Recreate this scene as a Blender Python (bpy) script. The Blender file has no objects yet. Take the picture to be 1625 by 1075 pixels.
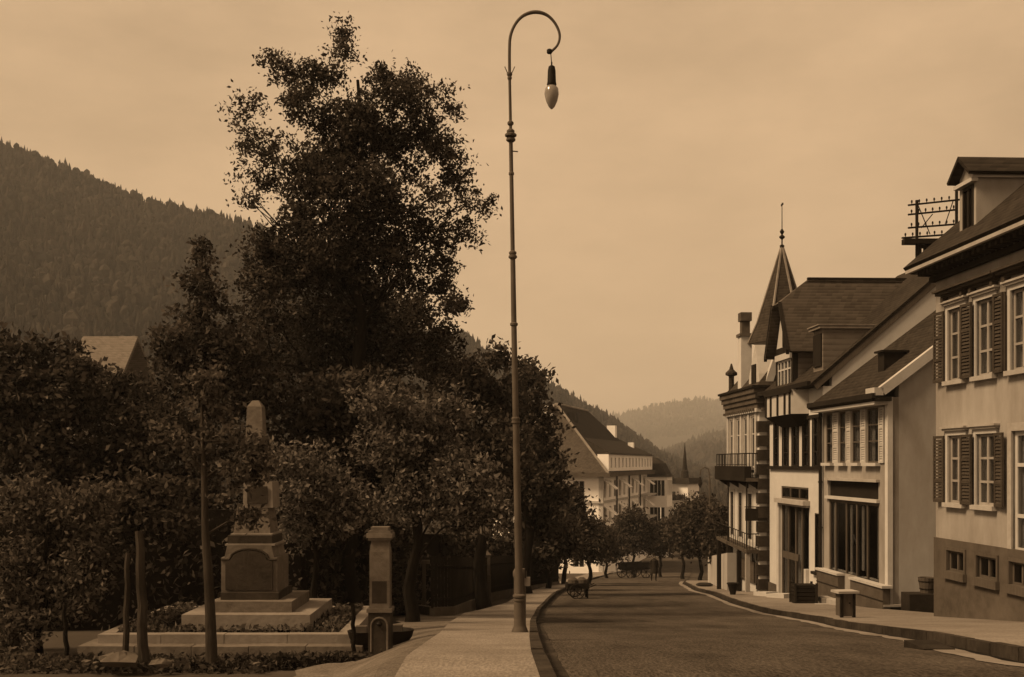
import bpy, math, random
import numpy as np
from mathutils import Vector, Matrix
C = bpy.context.scene.collection
S = bpy.context.scene
# ------------------------------------------------------------ camera, sky, sun, exposure
F, CX, HY = 1750.0, 812.5, 735.0          # focal length in photo pixels, centre column, horizon row
cam = bpy.data.cameras.new("camera"); co = bpy.data.objects.new("camera", cam); C.objects.link(co)
co.location = (0, 0, 0); co.rotation_euler = (math.pi/2, 0, 0)
cam.sensor_width = 36; cam.lens = 36*F/1625; cam.shift_y = (HY-537.5)/1625
cam.clip_start = .1; cam.clip_end = 20000
S.camera = co
SUN_EL, SUN_AZ = math.radians(48), math.radians(-110)    # from the left, slightly behind the camera
sd = Vector((math.sin(SUN_AZ)*math.cos(SUN_EL), math.cos(SUN_AZ)*math.cos(SUN_EL), math.sin(SUN_EL)))
w = bpy.data.worlds.new("World"); S.world = w; w.use_nodes = True
nt = w.node_tree; nt.nodes.clear()
def N(nt, t, **k):
    n = nt.nodes.new(t)
    for a, b in k.items(): setattr(n, a, b)
    return n
sky = N(nt, 'ShaderNodeTexSky', sky_type='NISHITA', sun_disc=False, sun_elevation=SUN_EL, sun_rotation=SUN_AZ, air_density=1.2, dust_density=3.0)
bw = N(nt, 'ShaderNodeRGBToBW'); nt.links.new(sky.outputs[0], bw.inputs[0])
sc = N(nt, 'ShaderNodeMath', operation='MULTIPLY'); sc.inputs[1].default_value = .55; nt.links.new(bw.outputs[0], sc.inputs[0])
mx = N(nt, 'ShaderNodeMix', data_type='FLOAT'); mx.inputs[0].default_value = .86   # even overcast over the clear sky
nt.links.new(sc.outputs[0], mx.inputs[2])
tc = N(nt, 'ShaderNodeTexCoord'); mp = N(nt, 'ShaderNodeMapping'); mp.inputs['Scale'].default_value = (1.2, 1.2, 3.2)
no = N(nt, 'ShaderNodeTexNoise'); no.inputs['Scale'].default_value = 1.9; no.inputs['Detail'].default_value = 9; no.inputs['Roughness'].default_value = .62
nt.links.new(tc.outputs['Generated'], mp.inputs[0]); nt.links.new(mp.outputs[0], no.inputs['Vector'])
mr = N(nt, 'ShaderNodeMapRange'); mr.inputs[1].default_value = .34; mr.inputs[2].default_value = .66; mr.inputs[3].default_value = 3.5; mr.inputs[4].default_value = 6.1
nt.links.new(no.outputs[0], mr.inputs[0]); nt.links.new(mr.outputs[0], mx.inputs[3])
tin = N(nt, 'ShaderNodeMix', data_type='RGBA', blend_type='MULTIPLY'); tin.inputs[0].default_value = 1
tin.inputs[7].default_value = (1, .655, .37, 1)
nt.links.new(mx.outputs[0], tin.inputs[6])
bg = N(nt, 'ShaderNodeBackground'); bg.inputs[1].default_value = .1
nt.links.new(tin.outputs[2], bg.inputs[0])
ow = N(nt, 'ShaderNodeOutputWorld'); nt.links.new(bg.outputs[0], ow.inputs[0])
sl = bpy.data.lights.new("sun", 'SUN'); sl.energy = 4.2; sl.angle = math.radians(18); sl.color = (1, .70, .40)
so = bpy.data.objects.new("sun", sl); C.objects.link(so)
so.rotation_euler = sd.to_track_quat('Z', 'Y').to_euler()
S.view_settings.view_transform = 'Standard'; S.view_settings.look = 'None'; S.view_settings.exposure = .32; S.view_settings.gamma = 1
S.render.engine = 'CYCLES'
S.cycles.max_bounces = 6; S.cycles.volume_bounces = 1; S.cycles.transparent_max_bounces = 8
S.cycles.volume_step_rate = 4

# ------------------------------------------------------------ ground heights (a street falling away from the camera)
ES = [(-60, 1.2), (0, 1.45), (6, 1.5), (9, 1.67), (14, 2.24), (21, 3.12), (25, 3.57), (31, 4.2), (36.3, 4.65), (42.7, 5.1), (49, 5.68), (60, 6.66), (80, 8.5), (102, 10.5), (142, 14), (175, 15.2), (400, 16), (9000, 16)]
EP = [(-60, 1.6), (0, 1.9), (9, 2.3), (12, 2.52), (15, 2.72), (16, 2.8), (20, 3.1), (25, 3.57), (31, 4.2), (9000, 4.2)]
def interp(T, d):
    xs, ys = zip(*T); return float(np.interp(d, xs, ys))
def hgt(x, y):
    e = interp(ES, y)
    if y < 31:
        t = min(1, max(0, (-x-1.0)/1.3)); t = t*t*(3-2*t)
        e = e*(1-t)+interp(EP, y)*t
    return -e
def G(u, v):                               # the ground point seen at a photo pixel
    k = (u-CX)/F; lo, hi = 4.0, 400.0
    for _ in range(50):
        d = (lo+hi)/2
        if -hgt(k*d, d)/d > (v-HY)/F: lo = d
        else: hi = d
    return Vector((k*d, d, hgt(k*d, d)))
def P(u, v, d): return Vector(((u-CX)/F*d, d, (HY-v)/F*d))

# ------------------------------------------------------------ materials
def tone(v, warm=0):
    t = min(1, v/.45)
    return (v, v*(.80+.17*t-warm*.1), v*(.62+.32*t-warm*.15), 1)
MATS = {}
def mat(name, v, rough=.9, var=.3, scale=3., bump=0., v2=None, kind='noise', spec=.06, stretch=(1, 1, 1), island=False, metallic=0):
    m = bpy.data.materials.new(name); m.use_nodes = True; t = m.node_tree
    b = t.nodes['Principled BSDF']; b.inputs['Roughness'].default_value = rough; b.inputs['Specular IOR Level'].default_value = spec; b.inputs['Metallic'].default_value = metallic
    tc = N(t, 'ShaderNodeTexCoord'); mp = N(t, 'ShaderNodeMapping'); mp.inputs['Scale'].default_value = stretch
    t.links.new(tc.outputs['Object'], mp.inputs[0])
    n = N(t, 'ShaderNodeTexNoise'); n.inputs['Scale'].default_value = scale; n.inputs['Detail'].default_value = 8; n.inputs['Roughness'].default_value = .65
    t.links.new(mp.outputs[0], n.inputs['Vector'])
    n2 = N(t, 'ShaderNodeTexNoise'); n2.inputs['Scale'].default_value = scale*.17; n2.inputs['Detail'].default_value = 3
    t.links.new(tc.outputs['Object'], n2.inputs['Vector'])
    ad = N(t, 'ShaderNodeMath', operation='ADD'); t.links.new(n.outputs[0], ad.inputs[0]); t.links.new(n2.outputs[0], ad.inputs[1])
    hf = N(t, 'ShaderNodeMath', operation='MULTIPLY'); hf.inputs[1].default_value = .5; t.links.new(ad.outputs[0], hf.inputs[0])
    fac = hf.outputs[0]; hb = n.outputs[0]
    if kind == 'tiles':                    # courses of tiles: rows stepping down the slope, joints across
        sx = N(t, 'ShaderNodeSeparateXYZ'); t.links.new(tc.outputs['Object'], sx.inputs[0])
        row = N(t, 'ShaderNodeMath', operation='MULTIPLY'); row.inputs[1].default_value = 8.5; t.links.new(sx.outputs[2], row.inputs[0])
        fr = N(t, 'ShaderNodeMath', operation='FRACT'); t.links.new(row.outputs[0], fr.inputs[0])
        fl = N(t, 'ShaderNodeMath', operation='FLOOR'); t.links.new(row.outputs[0], fl.inputs[0])
        sxy = N(t, 'ShaderNodeMath', operation='ADD'); t.links.new(sx.outputs[0], sxy.inputs[0]); t.links.new(sx.outputs[1], sxy.inputs[1])
        cm = N(t, 'ShaderNodeCombineXYZ'); c5 = N(t, 'ShaderNodeMath', operation='MULTIPLY'); c5.inputs[1].default_value = 5
        t.links.new(sxy.outputs[0], c5.inputs[0]); fx = N(t, 'ShaderNodeMath', operation='FLOOR'); t.links.new(c5.outputs[0], fx.inputs[0])
        t.links.new(fx.outputs[0], cm.inputs[0]); t.links.new(fl.outputs[0], cm.inputs[1])
        wn = N(t, 'ShaderNodeTexWhiteNoise', noise_dimensions='2D'); t.links.new(cm.outputs[0], wn.inputs[0])
        a1 = N(t, 'ShaderNodeMath', operation='MULTIPLY'); a1.inputs[1].default_value = .22; t.links.new(wn.outputs[0], a1.inputs[0])
        a2 = N(t, 'ShaderNodeMath', operation='MULTIPLY_ADD'); a2.inputs[1].default_value = .25; t.links.new(fr.outputs[0], a2.inputs[0]); t.links.new(a1.outputs[0], a2.inputs[2])
        a3 = N(t, 'ShaderNodeMath', operation='MULTIPLY_ADD'); a3.inputs[1].default_value = .5; t.links.new(hf.outputs[0], a3.inputs[0]); t.links.new(a2.outputs[0], a3.inputs[2])
        fac = a3.outputs[0]; hb = fr.outputs[0]
    if kind == 'boards':
        wv = N(t, 'ShaderNodeTexWave', wave_type='BANDS', bands_direction='Z', wave_profile='SAW'); wv.inputs['Scale'].default_value = 1.6
        t.links.new(tc.outputs['Object'], wv.inputs['Vector'])
        a3 = N(t, 'ShaderNodeMath', operation='MULTIPLY_ADD'); a3.inputs[1].default_value = .35; t.links.new(wv.outputs['Fac'], a3.inputs[0]); t.links.new(hf.outputs[0], a3.inputs[2])
        fac = a3.outputs[0]; hb = wv.outputs['Fac']
    if island:
        g = N(t, 'ShaderNodeNewGeometry'); a1 = N(t, 'ShaderNodeMath', operation='MULTIPLY_ADD'); a1.inputs[1].default_value = .7
        t.links.new(g.outputs['Random Per Island'], a1.inputs[0])
        a2 = N(t, 'ShaderNodeMath', operation='MULTIPLY'); a2.inputs[1].default_value = .4; t.links.new(hf.outputs[0], a2.inputs[0]); t.links.new(a2.outputs[0], a1.inputs[2])
        fac = a1.outputs[0]
    cr = N(t, 'ShaderNodeValToRGB'); e = cr.color_ramp.elements
    lo, hi = v*(1-var), (v2 if v2 else v*(1+var))
    e[0].position = .32; e[0].color = tone(lo); e[1].position = .68; e[1].color = tone(hi)
    if island or kind == 'tiles': e[0].position = .2; e[1].position = .85
    t.links.new(fac, cr.inputs[0]); t.links.new(cr.outputs[0], b.inputs['Base Color'])
    if kind in ('grit', 'fine'):                     # gravel, dung and patches on a water-bound road
        sc3 = N(t, 'ShaderNodeMapping'); sc3.inputs['Scale'].default_value = (1, .3, 1); t.links.new(tc.outputs['Object'], sc3.inputs[0])
        v1 = N(t, 'ShaderNodeTexNoise'); v1.inputs['Scale'].default_value = 34 if kind == 'grit' else 45; v1.inputs['Detail'].default_value = 3; t.links.new(sc3.outputs[0], v1.inputs['Vector'])
        r1 = N(t, 'ShaderNodeMapRange'); r1.inputs[1].default_value = .35; r1.inputs[2].default_value = .65; r1.inputs[3].default_value = .65 if kind == 'grit' else .82; r1.inputs[4].default_value = 1.45 if kind == 'grit' else 1.25; t.links.new(v1.outputs[0], r1.inputs[0])
        mm = N(t, 'ShaderNodeMix', data_type='RGBA', blend_type='MULTIPLY'); mm.inputs[0].default_value = 1
        t.links.new(cr.outputs[0], mm.inputs[6]); t.links.new(r1.outputs[0], mm.inputs[7]); t.links.new(mm.outputs[2], b.inputs['Base Color']); hb = v1.outputs[0]
    if kind == 'leaf':                     # light passes through leaves
        tl = N(t, 'ShaderNodeBsdfTranslucent'); t.links.new(cr.outputs[0], tl.inputs[0]); ms = N(t, 'ShaderNodeMixShader'); ms.inputs[0].default_value = .35
        t.links.new(b.outputs[0], ms.inputs[1]); t.links.new(tl.outputs[0], ms.inputs[2]); t.links.new(ms.outputs[0], t.nodes['Material Output'].inputs[0])
    if bump:
        bp = N(t, 'ShaderNodeBump'); bp.inputs['Strength'].default_value = bump; bp.inputs['Distance'].default_value = .03
        t.links.new(hb, bp.inputs['Height']); t.links.new(bp.outputs[0], b.inputs['Normal'])
    MATS[name] = m; return m
def glass_mat(name, refl=.25, tint=.8):
    m = bpy.data.materials.new(name); m.use_nodes = True; t = m.node_tree; t.nodes.remove(t.nodes['Principled BSDF'])
    o = t.nodes['Material Output']; tr = N(t, 'ShaderNodeBsdfTransparent'); tr.inputs[0].default_value = (tint, tint, tint, 1)
    gl = N(t, 'ShaderNodeBsdfGlossy'); gl.inputs['Roughness'].default_value = .06
    n = N(t, 'ShaderNodeTexNoise'); n.inputs['Scale'].default_value = 1.5; bp = N(t, 'ShaderNodeBump'); bp.inputs['Strength'].default_value = .15; bp.inputs['Distance'].default_value = .05
    t.links.new(n.outputs[0], bp.inputs['Height']); t.links.new(bp.outputs[0], gl.inputs['Normal'])
    fr = N(t, 'ShaderNodeFresnel'); fr.inputs[0].default_value = 1.5
    ms = N(t, 'ShaderNodeMixShader'); fm = N(t, 'ShaderNodeMath', operation='MULTIPLY'); fm.inputs[1].default_value = .45; t.links.new(fr.outputs[0], fm.inputs[0]); t.links.new(fm.outputs[0], ms.inputs[0])
    t.links.new(tr.outputs[0], ms.inputs[1]); t.links.new(gl.outputs[0], ms.inputs[2]); t.links.new(ms.outputs[0], o.inputs[0])
    MATS[name] = m; return m
mat('ground', .06, scale=.7, var=.35, bump=.3)
mat('asphalt', .06, scale=1.3, var=.62, bump=1, rough=.95, stretch=(1.2, .3, 1), kind='grit')
mat('gravel', .12, scale=3, var=.4, bump=.4, kind='fine')
mat('paving', .18, scale=1.6, var=.3, bump=.3, kind='fine')
mat('kerb_stone', .04, scale=6, var=.6, bump=.4)
mat('gutter_stone', .2, scale=4, var=.35, bump=.4)
mat('plaster', .27, scale=1.5, var=.4, bump=.4, stretch=(1, 1, .4))
mat('plaster_pale', .5, scale=2.5, var=.13, bump=.2)
mat('plaster_dull', .37, scale=1.6, var=.26, bump=.4, stretch=(1, 1, .4))
mat('plinth', .08, scale=3, var=.42, bump=.5)
mat('plinth_dark', .025, scale=5, var=.5, bump=.5)
mat('white_paint', .42, scale=4, var=.12)
mat('cream_wall', .88, scale=1, var=.06, bump=.1)
mat('stone_trim', .33, scale=6, var=.2, bump=.3)
mat('dark_wood', .018, scale=5, var=.4, stretch=(4, 4, .6))
mat('mid_wood', .085, scale=5, var=.35, stretch=(4, 4, .6), bump=.2)
mat('shutter_paint', .05, scale=5, var=.3)
mat('shutter_pale', .4, scale=5, var=.2)
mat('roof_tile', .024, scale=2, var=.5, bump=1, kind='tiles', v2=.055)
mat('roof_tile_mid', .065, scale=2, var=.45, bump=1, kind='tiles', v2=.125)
mat('roof_tile_pale', .14, scale=2, var=.35, bump=.6, kind='tiles', v2=.2)
mat('slate', .04, scale=3, var=.4, bump=.7, kind='tiles', v2=.075)
mat('wall_tile', .14, scale=3, var=.4, bump=.8, kind='boards')
mat('iron', .018, rough=.6, scale=9, var=.3)
mat('post_paint', .09, rough=.7, scale=6, var=.25)
mat('curtain', .5, scale=9, var=.25, stretch=(1, 1, .1))
mat('interior', .008, var=.2)  # near-black backing behind the panes; the rooms' shade is put into this colour
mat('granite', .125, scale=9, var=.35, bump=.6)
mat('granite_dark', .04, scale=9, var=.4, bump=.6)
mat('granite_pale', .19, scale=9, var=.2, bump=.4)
mat('bark', .014, scale=9, var=.5, bump=.9, stretch=(3, 3, .5))
mat('bark_pale', .045, scale=9, var=.5, bump=.9, stretch=(3, 3, .5))
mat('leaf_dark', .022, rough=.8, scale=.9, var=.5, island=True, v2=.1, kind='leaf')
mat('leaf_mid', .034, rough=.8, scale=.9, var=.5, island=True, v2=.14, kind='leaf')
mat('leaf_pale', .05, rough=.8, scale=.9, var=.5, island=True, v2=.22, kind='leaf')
mat('hill', .02, scale=.02, var=.4)
mat('forest_leaf', .01, scale=.02, var=.6, island=True, v2=.036)
mat('soil', .015, scale=8, var=.5, bump=.8)
mat('cloth_dark', .02, scale=12, var=.3)
mat('skin', .3, scale=9, var=.1)
mat('rock', .095, scale=5, var=.4, bump=.8)
mat('canvas', .75, scale=6, var=.1)
mat('lamp_glass', .22, rough=.15, scale=8, var=.3, spec=.6)
mat('sign_board', .018, scale=6, var=.3)
mat('lead', .2, scale=4, var=.3, rough=.6)
glass_mat('glass')

# ------------------------------------------------------------ mesh helpers
def smooth_path(pts, k=4):
    out = []; n = len(pts)
    for i in range(n-1):
        p0, p1, p2, p3 = pts[max(i-1, 0)], pts[i], pts[i+1], pts[min(i+2, n-1)]
        for j in range(k):
            t = j/k; out.append(.5*((2*p1)+(p2-p0)*t+(2*p0-5*p1+4*p2-p3)*t*t+(3*p1-p0-3*p2+p3)*t**3))
    return out+[pts[-1]]
class MB:
    def __init__(s): s.v = []; s.f = []
    def poly(s, pts): n = len(s.v); s.v += [tuple(p) for p in pts]; s.f.append(tuple(range(n, n+len(pts)))); return s
    def hexa(s, b, t):                     # bottom 4 points, top 4 points, both counter-clockwise seen from above
        n = len(s.v); s.v += [tuple(p) for p in b]+[tuple(p) for p in t]
        s.f += [(n+3, n+2, n+1, n), (n+4, n+5, n+6, n+7)]+[(n+i, n+(i+1) % 4, n+4+(i+1) % 4, n+4+i) for i in range(4)]; return s
    def box(s, x0, x1, y0, y1, z0, z1):
        if x0 > x1: x0, x1 = x1, x0
        if y0 > y1: y0, y1 = y1, y0
        if z0 > z1: z0, z1 = z1, z0
        q = [(x0, y0), (x1, y0), (x1, y1), (x0, y1)]
        return s.hexa([(a, b, z0) for a, b in q], [(a, b, z1) for a, b in q])
    def prism(s, pts, d):                  # polygon extruded by vector d
        n = len(s.v); k = len(pts); d = Vector(d)
        s.v += [tuple(p) for p in pts]+[tuple(Vector(p)+d) for p in pts]
        s.f += [tuple(range(n+k-1, n-1, -1)), tuple(range(n+k, n+2*k))]+[(n+i, n+(i+1) % k, n+k+(i+1) % k, n+k+i) for i in range(k)]; return s
    def tube(s, pts, r, n=8, cap=True):
        pts = [Vector(p) for p in pts]; rs = r if isinstance(r, (list, tuple)) else [r]*len(pts); b = len(s.v)
        up = None
        for i, p in enumerate(pts):
            d = (pts[min(i+1, len(pts)-1)]-pts[max(i-1, 0)]).normalized()
            if up is None: up = d.orthogonal().normalized()
            up = (up-d*up.dot(d)).normalized(); sd_ = d.cross(up)
            for k in range(n):
                a = 2*math.pi*k/n; s.v.append(tuple(p+(up*math.cos(a)+sd_*math.sin(a))*rs[i]))
        for i in range(len(pts)-1):
            for k in range(n): s.f.append((b+i*n+k, b+i*n+(k+1) % n, b+(i+1)*n+(k+1) % n, b+(i+1)*n+k))
        if cap: s.f.append(tuple(b+n-1-k for k in range(n))); e = b+(len(pts)-1)*n; s.f.append(tuple(e+k for k in range(n)))
        return s
    def lathe(s, prof, c=(0, 0, 0), n=16, a0=0):       # prof: (radius, z)
        b = len(s.v)
        for r, z in prof:
            for k in range(n):
                a = a0+2*math.pi*k/n; s.v.append((c[0]+r*math.cos(a), c[1]+r*math.sin(a), c[2]+z))
        for i in range(len(prof)-1):
            for k in range(n): s.f.append((b+i*n+k, b+i*n+(k+1) % n, b+(i+1)*n+(k+1) % n, b+(i+1)*n+k))
        s.f.append(tuple(b+n-1-k for k in range(n))); e = b+(len(prof)-1)*n; s.f.append(tuple(e+k for k in range(n))); return s
    def slab(s, pts, t):                   # a quad or triangle given thickness below it
        p = [Vector(q) for q in pts]; nrm = (p[1]-p[0]).cross(p[2]-p[0]).normalized()
        if nrm.z < 0: p.reverse(); nrm = -nrm
        return s.prism([q-nrm*t for q in p], nrm*t)
    def each(s, name, m, parent=None, smooth=False):      # every loose piece becomes a mesh of its own
        par = list(range(len(s.v)))
        def fd(i):
            while par[i] != i: par[i] = par[par[i]]; i = par[i]
            return i
        for f in s.f:
            for i in f[1:]: par[fd(i)] = fd(f[0])
        gr = {}
        for f in s.f: gr.setdefault(fd(f[0]), []).append(f)
        out = []
        for fs in gr.values():
            ids = sorted({i for f in fs for i in f}); mp_ = {i: k for k, i in enumerate(ids)}; mb = MB()
            mb.v = [s.v[i] for i in ids]; mb.f = [tuple(mp_[i] for i in f) for f in fs]; out.append(mb.build(name, m, parent, smooth))
        return out[0]
    def build(s, name, m, parent=None, smooth=False, loc=None, label=None):
        me = bpy.data.meshes.new(name); me.from_pydata(s.v, [], s.f); me.materials.append(MATS[m]); me.update()
        if smooth:
            me.polygons.foreach_set('use_smooth', [True]*len(me.polygons)); me.set_sharp_from_angle(angle=math.radians(40))
        o = bpy.data.objects.new(name, me); C.objects.link(o); o.parent = parent
        if loc: o.location = loc
        if label: o['label'] = label
        return o
def tag(o, label, cat=None, group=None, kind=None):
    if label: o['label'] = label
    if cat: o['category'] = cat
    if group: o['group'] = group
    if kind: o['kind'] = kind
    return o
def thing(name, label, cat, loc=(0, 0, 0), rz=0, group=None):
    o = bpy.data.objects.new(name, None); C.objects.link(o); o.location = loc; o.rotation_euler = (0, 0, rz); o.empty_display_size = .3
    return tag(o, label, cat, group)
def kids(o): return [c for c in bpy.data.objects if c.parent == o]
def dup(o, loc=None, label=None, rz=None, scale=None, parent=None):
    r = o.copy(); C.objects.link(r)
    if loc is not None: r.location = loc
    if rz is not None: r.rotation_euler = (0, 0, rz)
    if scale: r.scale = (scale,)*3 if not isinstance(scale, tuple) else scale
    if label: r['label'] = label
    r.parent = parent
    for c in kids(o): dup(c, parent=r)
    return r
def st(o): o['kind'] = 'structure'; return o
def noise1(x, s=0): return math.sin(x*1.7+s)*.5+math.sin(x*4.1+s*2.3)*.3+math.sin(x*9.7+s*.7)*.2

# ------------------------------------------------------------ ground, road, pavements
def rows(L, d):                            # x of a line given as pixel points, at depth d
    return float(np.interp(d, [p[0] for p in L], [p[1] for p in L]))
def line(pix):
    q = [G(u, v) for u, v in pix]; q.sort(key=lambda p: p.y); return [(p.y, p.x) for p in q]
KL = [(-12, 1.6), (0, .75), (6, .35)]+line([(864, 1055), (855, 1022), (850, 992), (858, 970), (872, 955), (895, 938), (915, 928), (935, 921)])+[(150, 14.5)]
KR = [(-12, 4.2), (0, 4.4)]+line([(1620, 1048), (1500, 1021), (1300, 986), (1150, 951), (1105, 937), (1085, 926)])+[(150, 24.5)]
def strip(name, m, ys, xa, xb, dz, nx=6, kind='structure', top=None):
    mb = MB(); n = nx+1
    for y in ys:
        a, b = xa(y), xb(y)
        for i in range(n):
            x = a+(b-a)*i/nx; mb.v.append((x, y, hgt(x, y)+dz))
    for j in range(len(ys)-1):
        for i in range(nx): k = j*n+i; mb.f.append((k, k+1, k+1+n, k+n))
    o = mb.build(name, m); o['kind'] = kind; return o
def ys_(a, b, near=.5):
    r = [a]; 
    while r[-1] < b: r.append(min(b, r[-1]+max(near, abs(r[-1])*.03)))
    return r
# the ground sheet
xs = sorted(set([-4000, -2500, -1500, -800, -400, -200, -120, -80, -60, -45, -35, -28, -22, -18, -15, -12, -10, -8, -7, -6]+[x*.5 for x in range(-11, 30)]+[16, 18, 20, 24, 28, 34, 42, 55, 80, 120, 200, 400, 900, 1800, 4000]))
ys = [-300, -100, -40]+ys_(-20, 200, 1.0)+[230, 280, 350, 450, 700, 1200, 2500, 5000]
mb = MB()
for y in ys:
    for x in xs: mb.v.append((x, y, hgt(x, y)-.08))
nx = len(xs)
for j in range(len(ys)-1):
    for i in range(nx-1): k = j*nx+i; mb.f.append((k, k+1, k+1+nx, k+nx))
st(mb.build('ground', 'ground'))
Y = ys_(-12, 150)
strip('road', 'asphalt', Y, lambda y: rows(KL, y)-.05, lambda y: rows(KR, y)+.05, -.02, 10)
strip('gutter', 'gutter_stone', ys_(-12, 75, .3), lambda y: rows(KR, y)-.34-.07*noise1(y*2.3)-.05*noise1(y*.6, 2), lambda y: rows(KR, y)-.1-.03*noise1(y*3.3, 1), -.012, 2)
strip('gutter', 'soil', ys_(-12, 75), lambda y: rows(KR, y)-.13, lambda y: rows(KR, y)+.02, -.016, 2)
strip('gutter', 'kerb_stone', ys_(-12, 75), lambda y: rows(KL, y)-.02, lambda y: rows(KL, y)+.14+.03*noise1(y*3.1), -.012, 2)
def kerb(L, side, a, b, wd=.16, h=.13, m='kerb_stone'):
    mb = MB(); y = a
    while y < b:
        y2 = min(b, y+1.0); g = .012
        x0, x1 = rows(L, y+g), rows(L, y2-g); q = [(x0, y+g), (x0+side*wd, y+g), (x1+side*wd, y2-g), (x1, y2-g)]
        if side < 0: q.reverse()
        hh = h+random.uniform(-.008, .008)
        mb.hexa([(p[0], p[1], hgt(*p)-.3) for p in q], [(p[0], p[1], hgt(*p)+hh) for p in q]); y = y2
    st(mb.build('kerb', m))
random.seed(3)
kerb(KL, -1, -12, 95, .11, .1); kerb(KR, 1, -12, 75, .1, .105)
def PL(y): return rows(KL, y)-float(np.interp(y, [0, 9, 14, 21, 28, 35, 50, 60, 150], [1.1, 1.15, 1.25, 1.65, 1.9, 1.3, 1.2, 1.2, 3]))
strip('pavement', 'paving', Y, PL, lambda y: rows(KL, y)-.09, .085, 6)
strip('pavement', 'paving', ys_(-12, 72), lambda y: rows(KR, y)+.08, lambda y: max(rows(KR, y)+2.5, 9.9 if y < 60 else 12.5)+.6, .095, 6)
strip('path', 'gravel', ys_(-12, 30), lambda y: -2.6-.25*noise1(y*.9), lambda y: PL(y)+.02, .02, 8)
# ------------------------------------------------------------ buildings: a facade frame runs along x (towards the camera), y goes into the house
class Front:
    def __init__(s, ox, oy, dx, dy, swap=False):
        l = math.hypot(dx, dy); s.o = (ox, oy); s.d = (dx/l, dy/l); s.z = hgt(ox, oy); s.rz = math.atan2(s.d[1], s.d[0])
    def s(s, u, off=0):                    # distance along the facade (or a plane off metres into the house) at a photo column
        k = (u-CX)/F; ox = s.o[0]-s.d[1]*off; oy = s.o[1]+s.d[0]*off
        return (k*oy-ox)/(s.d[0]-k*s.d[1])
    def zz(s, u, v, off=0):
        t = s.s(u, off); y = s.o[1]+s.d[0]*off+s.d[1]*t
        return (HY-v)/F*y-s.z
    def empty(s, name, label, cat, group=None): return thing(name, label, cat, (s.o[0], s.o[1], s.z), s.rz, group)
def wall(mb, x0, x1, z0, z1, y0, th, holes=()):
    hs = [h for h in holes if h[1] > x0 and h[0] < x1]
    X = sorted(set([x0, x1]+[max(x0, min(x1, a)) for h in hs for a in h[:2]])); Z = sorted(set([z0, z1]+[max(z0, min(z1, a)) for h in hs for a in h[2:4]]))
    solid = {}
    for i in range(len(X)-1):
        for j in range(len(Z)-1):
            cx, cz = (X[i]+X[i+1])/2, (Z[j]+Z[j+1])/2
            solid[i, j] = not any(h[0] < cx < h[1] and h[2] < cz < h[3] for h in hs)
    y1 = y0+th
    for (i, j), sv in solid.items():
        if not sv: continue
        a, b, c, d = X[i], X[i+1], Z[j], Z[j+1]
        mb.poly([(a, y0, c), (b, y0, c), (b, y0, d), (a, y0, d)]); mb.poly([(a, y1, c), (a, y1, d), (b, y1, d), (b, y1, c)])
        if not solid.get((i-1, j)): mb.poly([(a, y0, c), (a, y0, d), (a, y1, d), (a, y1, c)])
        if not solid.get((i+1, j)): mb.poly([(b, y0, c), (b, y1, c), (b, y1, d), (b, y0, d)])
        if not solid.get((i, j-1)): mb.poly([(a, y0, c), (a, y1, c), (b, y1, c), (b, y0, c)])
        if not solid.get((i, j+1)): mb.poly([(a, y0, d), (b, y0, d), (b, y1, d), (a, y1, d)])
    return mb
def window(par, x0, x1, z0, z1, y=0, rec=.05, fw=.06, m='white_paint', bars=(), mull=1, sill='stone_trim', curt=None, surround=0, sm='stone_trim', name='window', sillw=.12, glass='glass'):
    f = MB(); ya, yb = y+rec, y+rec+.06
    f.box(x0, x0+fw, ya, yb, z0, z1); f.box(x1-fw, x1, ya, yb, z0, z1); f.box(x0+fw, x1-fw, ya, yb, z1-fw, z1); f.box(x0+fw, x1-fw, ya, yb, z0, z0+fw)
    for k in range(mull):
        c = x0+(x1-x0)*(k+1)/(mull+1); f.box(c-fw*.6, c+fw*.6, ya-.012, yb-.003, z0+fw, z1-fw)
    for b in bars:
        c = z0+(z1-z0)*b; f.box(x0+fw, x1-fw, ya-.008, yb-.006, c-fw*.4, c+fw*.4)
    if surround:
        g = surround; f2 = MB(); f2.box(x0-g, x0, y-.035, y+.05, z0, z1+g); f2.box(x1, x1+g, y-.035, y+.05, z0, z1+g); f2.box(x0, x1, y-.035, y+.05, z1, z1+g)
    w_ = f.build(name, m, par)
    if surround: f2.build('surround', sm, w_)
    MB().box(x0+fw, x1-fw, ya+.02, ya+.028, z0+fw, z1-fw).build('pane', glass, w_)
    if sill: MB().box(x0-.09, x1+.09, y-sillw, y+.1, z0-.09, z0+.004).build('sill', sill, w_)
    if curt:
        n = 14; c = MB()
        for a, b in curt:                  # curtains as gathered cloth, given as fractions of the width
            xa, xb = x0+(x1-x0)*a, x0+(x1-x0)*b; pts = []
            for i in range(n+1):
                t = i/n; pts.append((xa+(xb-xa)*t, yb+.06+.02*math.sin(t*19)))
            for i in range(n): c.poly([(*pts[i], z0), (*pts[i+1], z0), (*pts[i+1], z1), (*pts[i], z1)])
        c.build('curtain', 'curtain', w_)
    return w_
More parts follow.
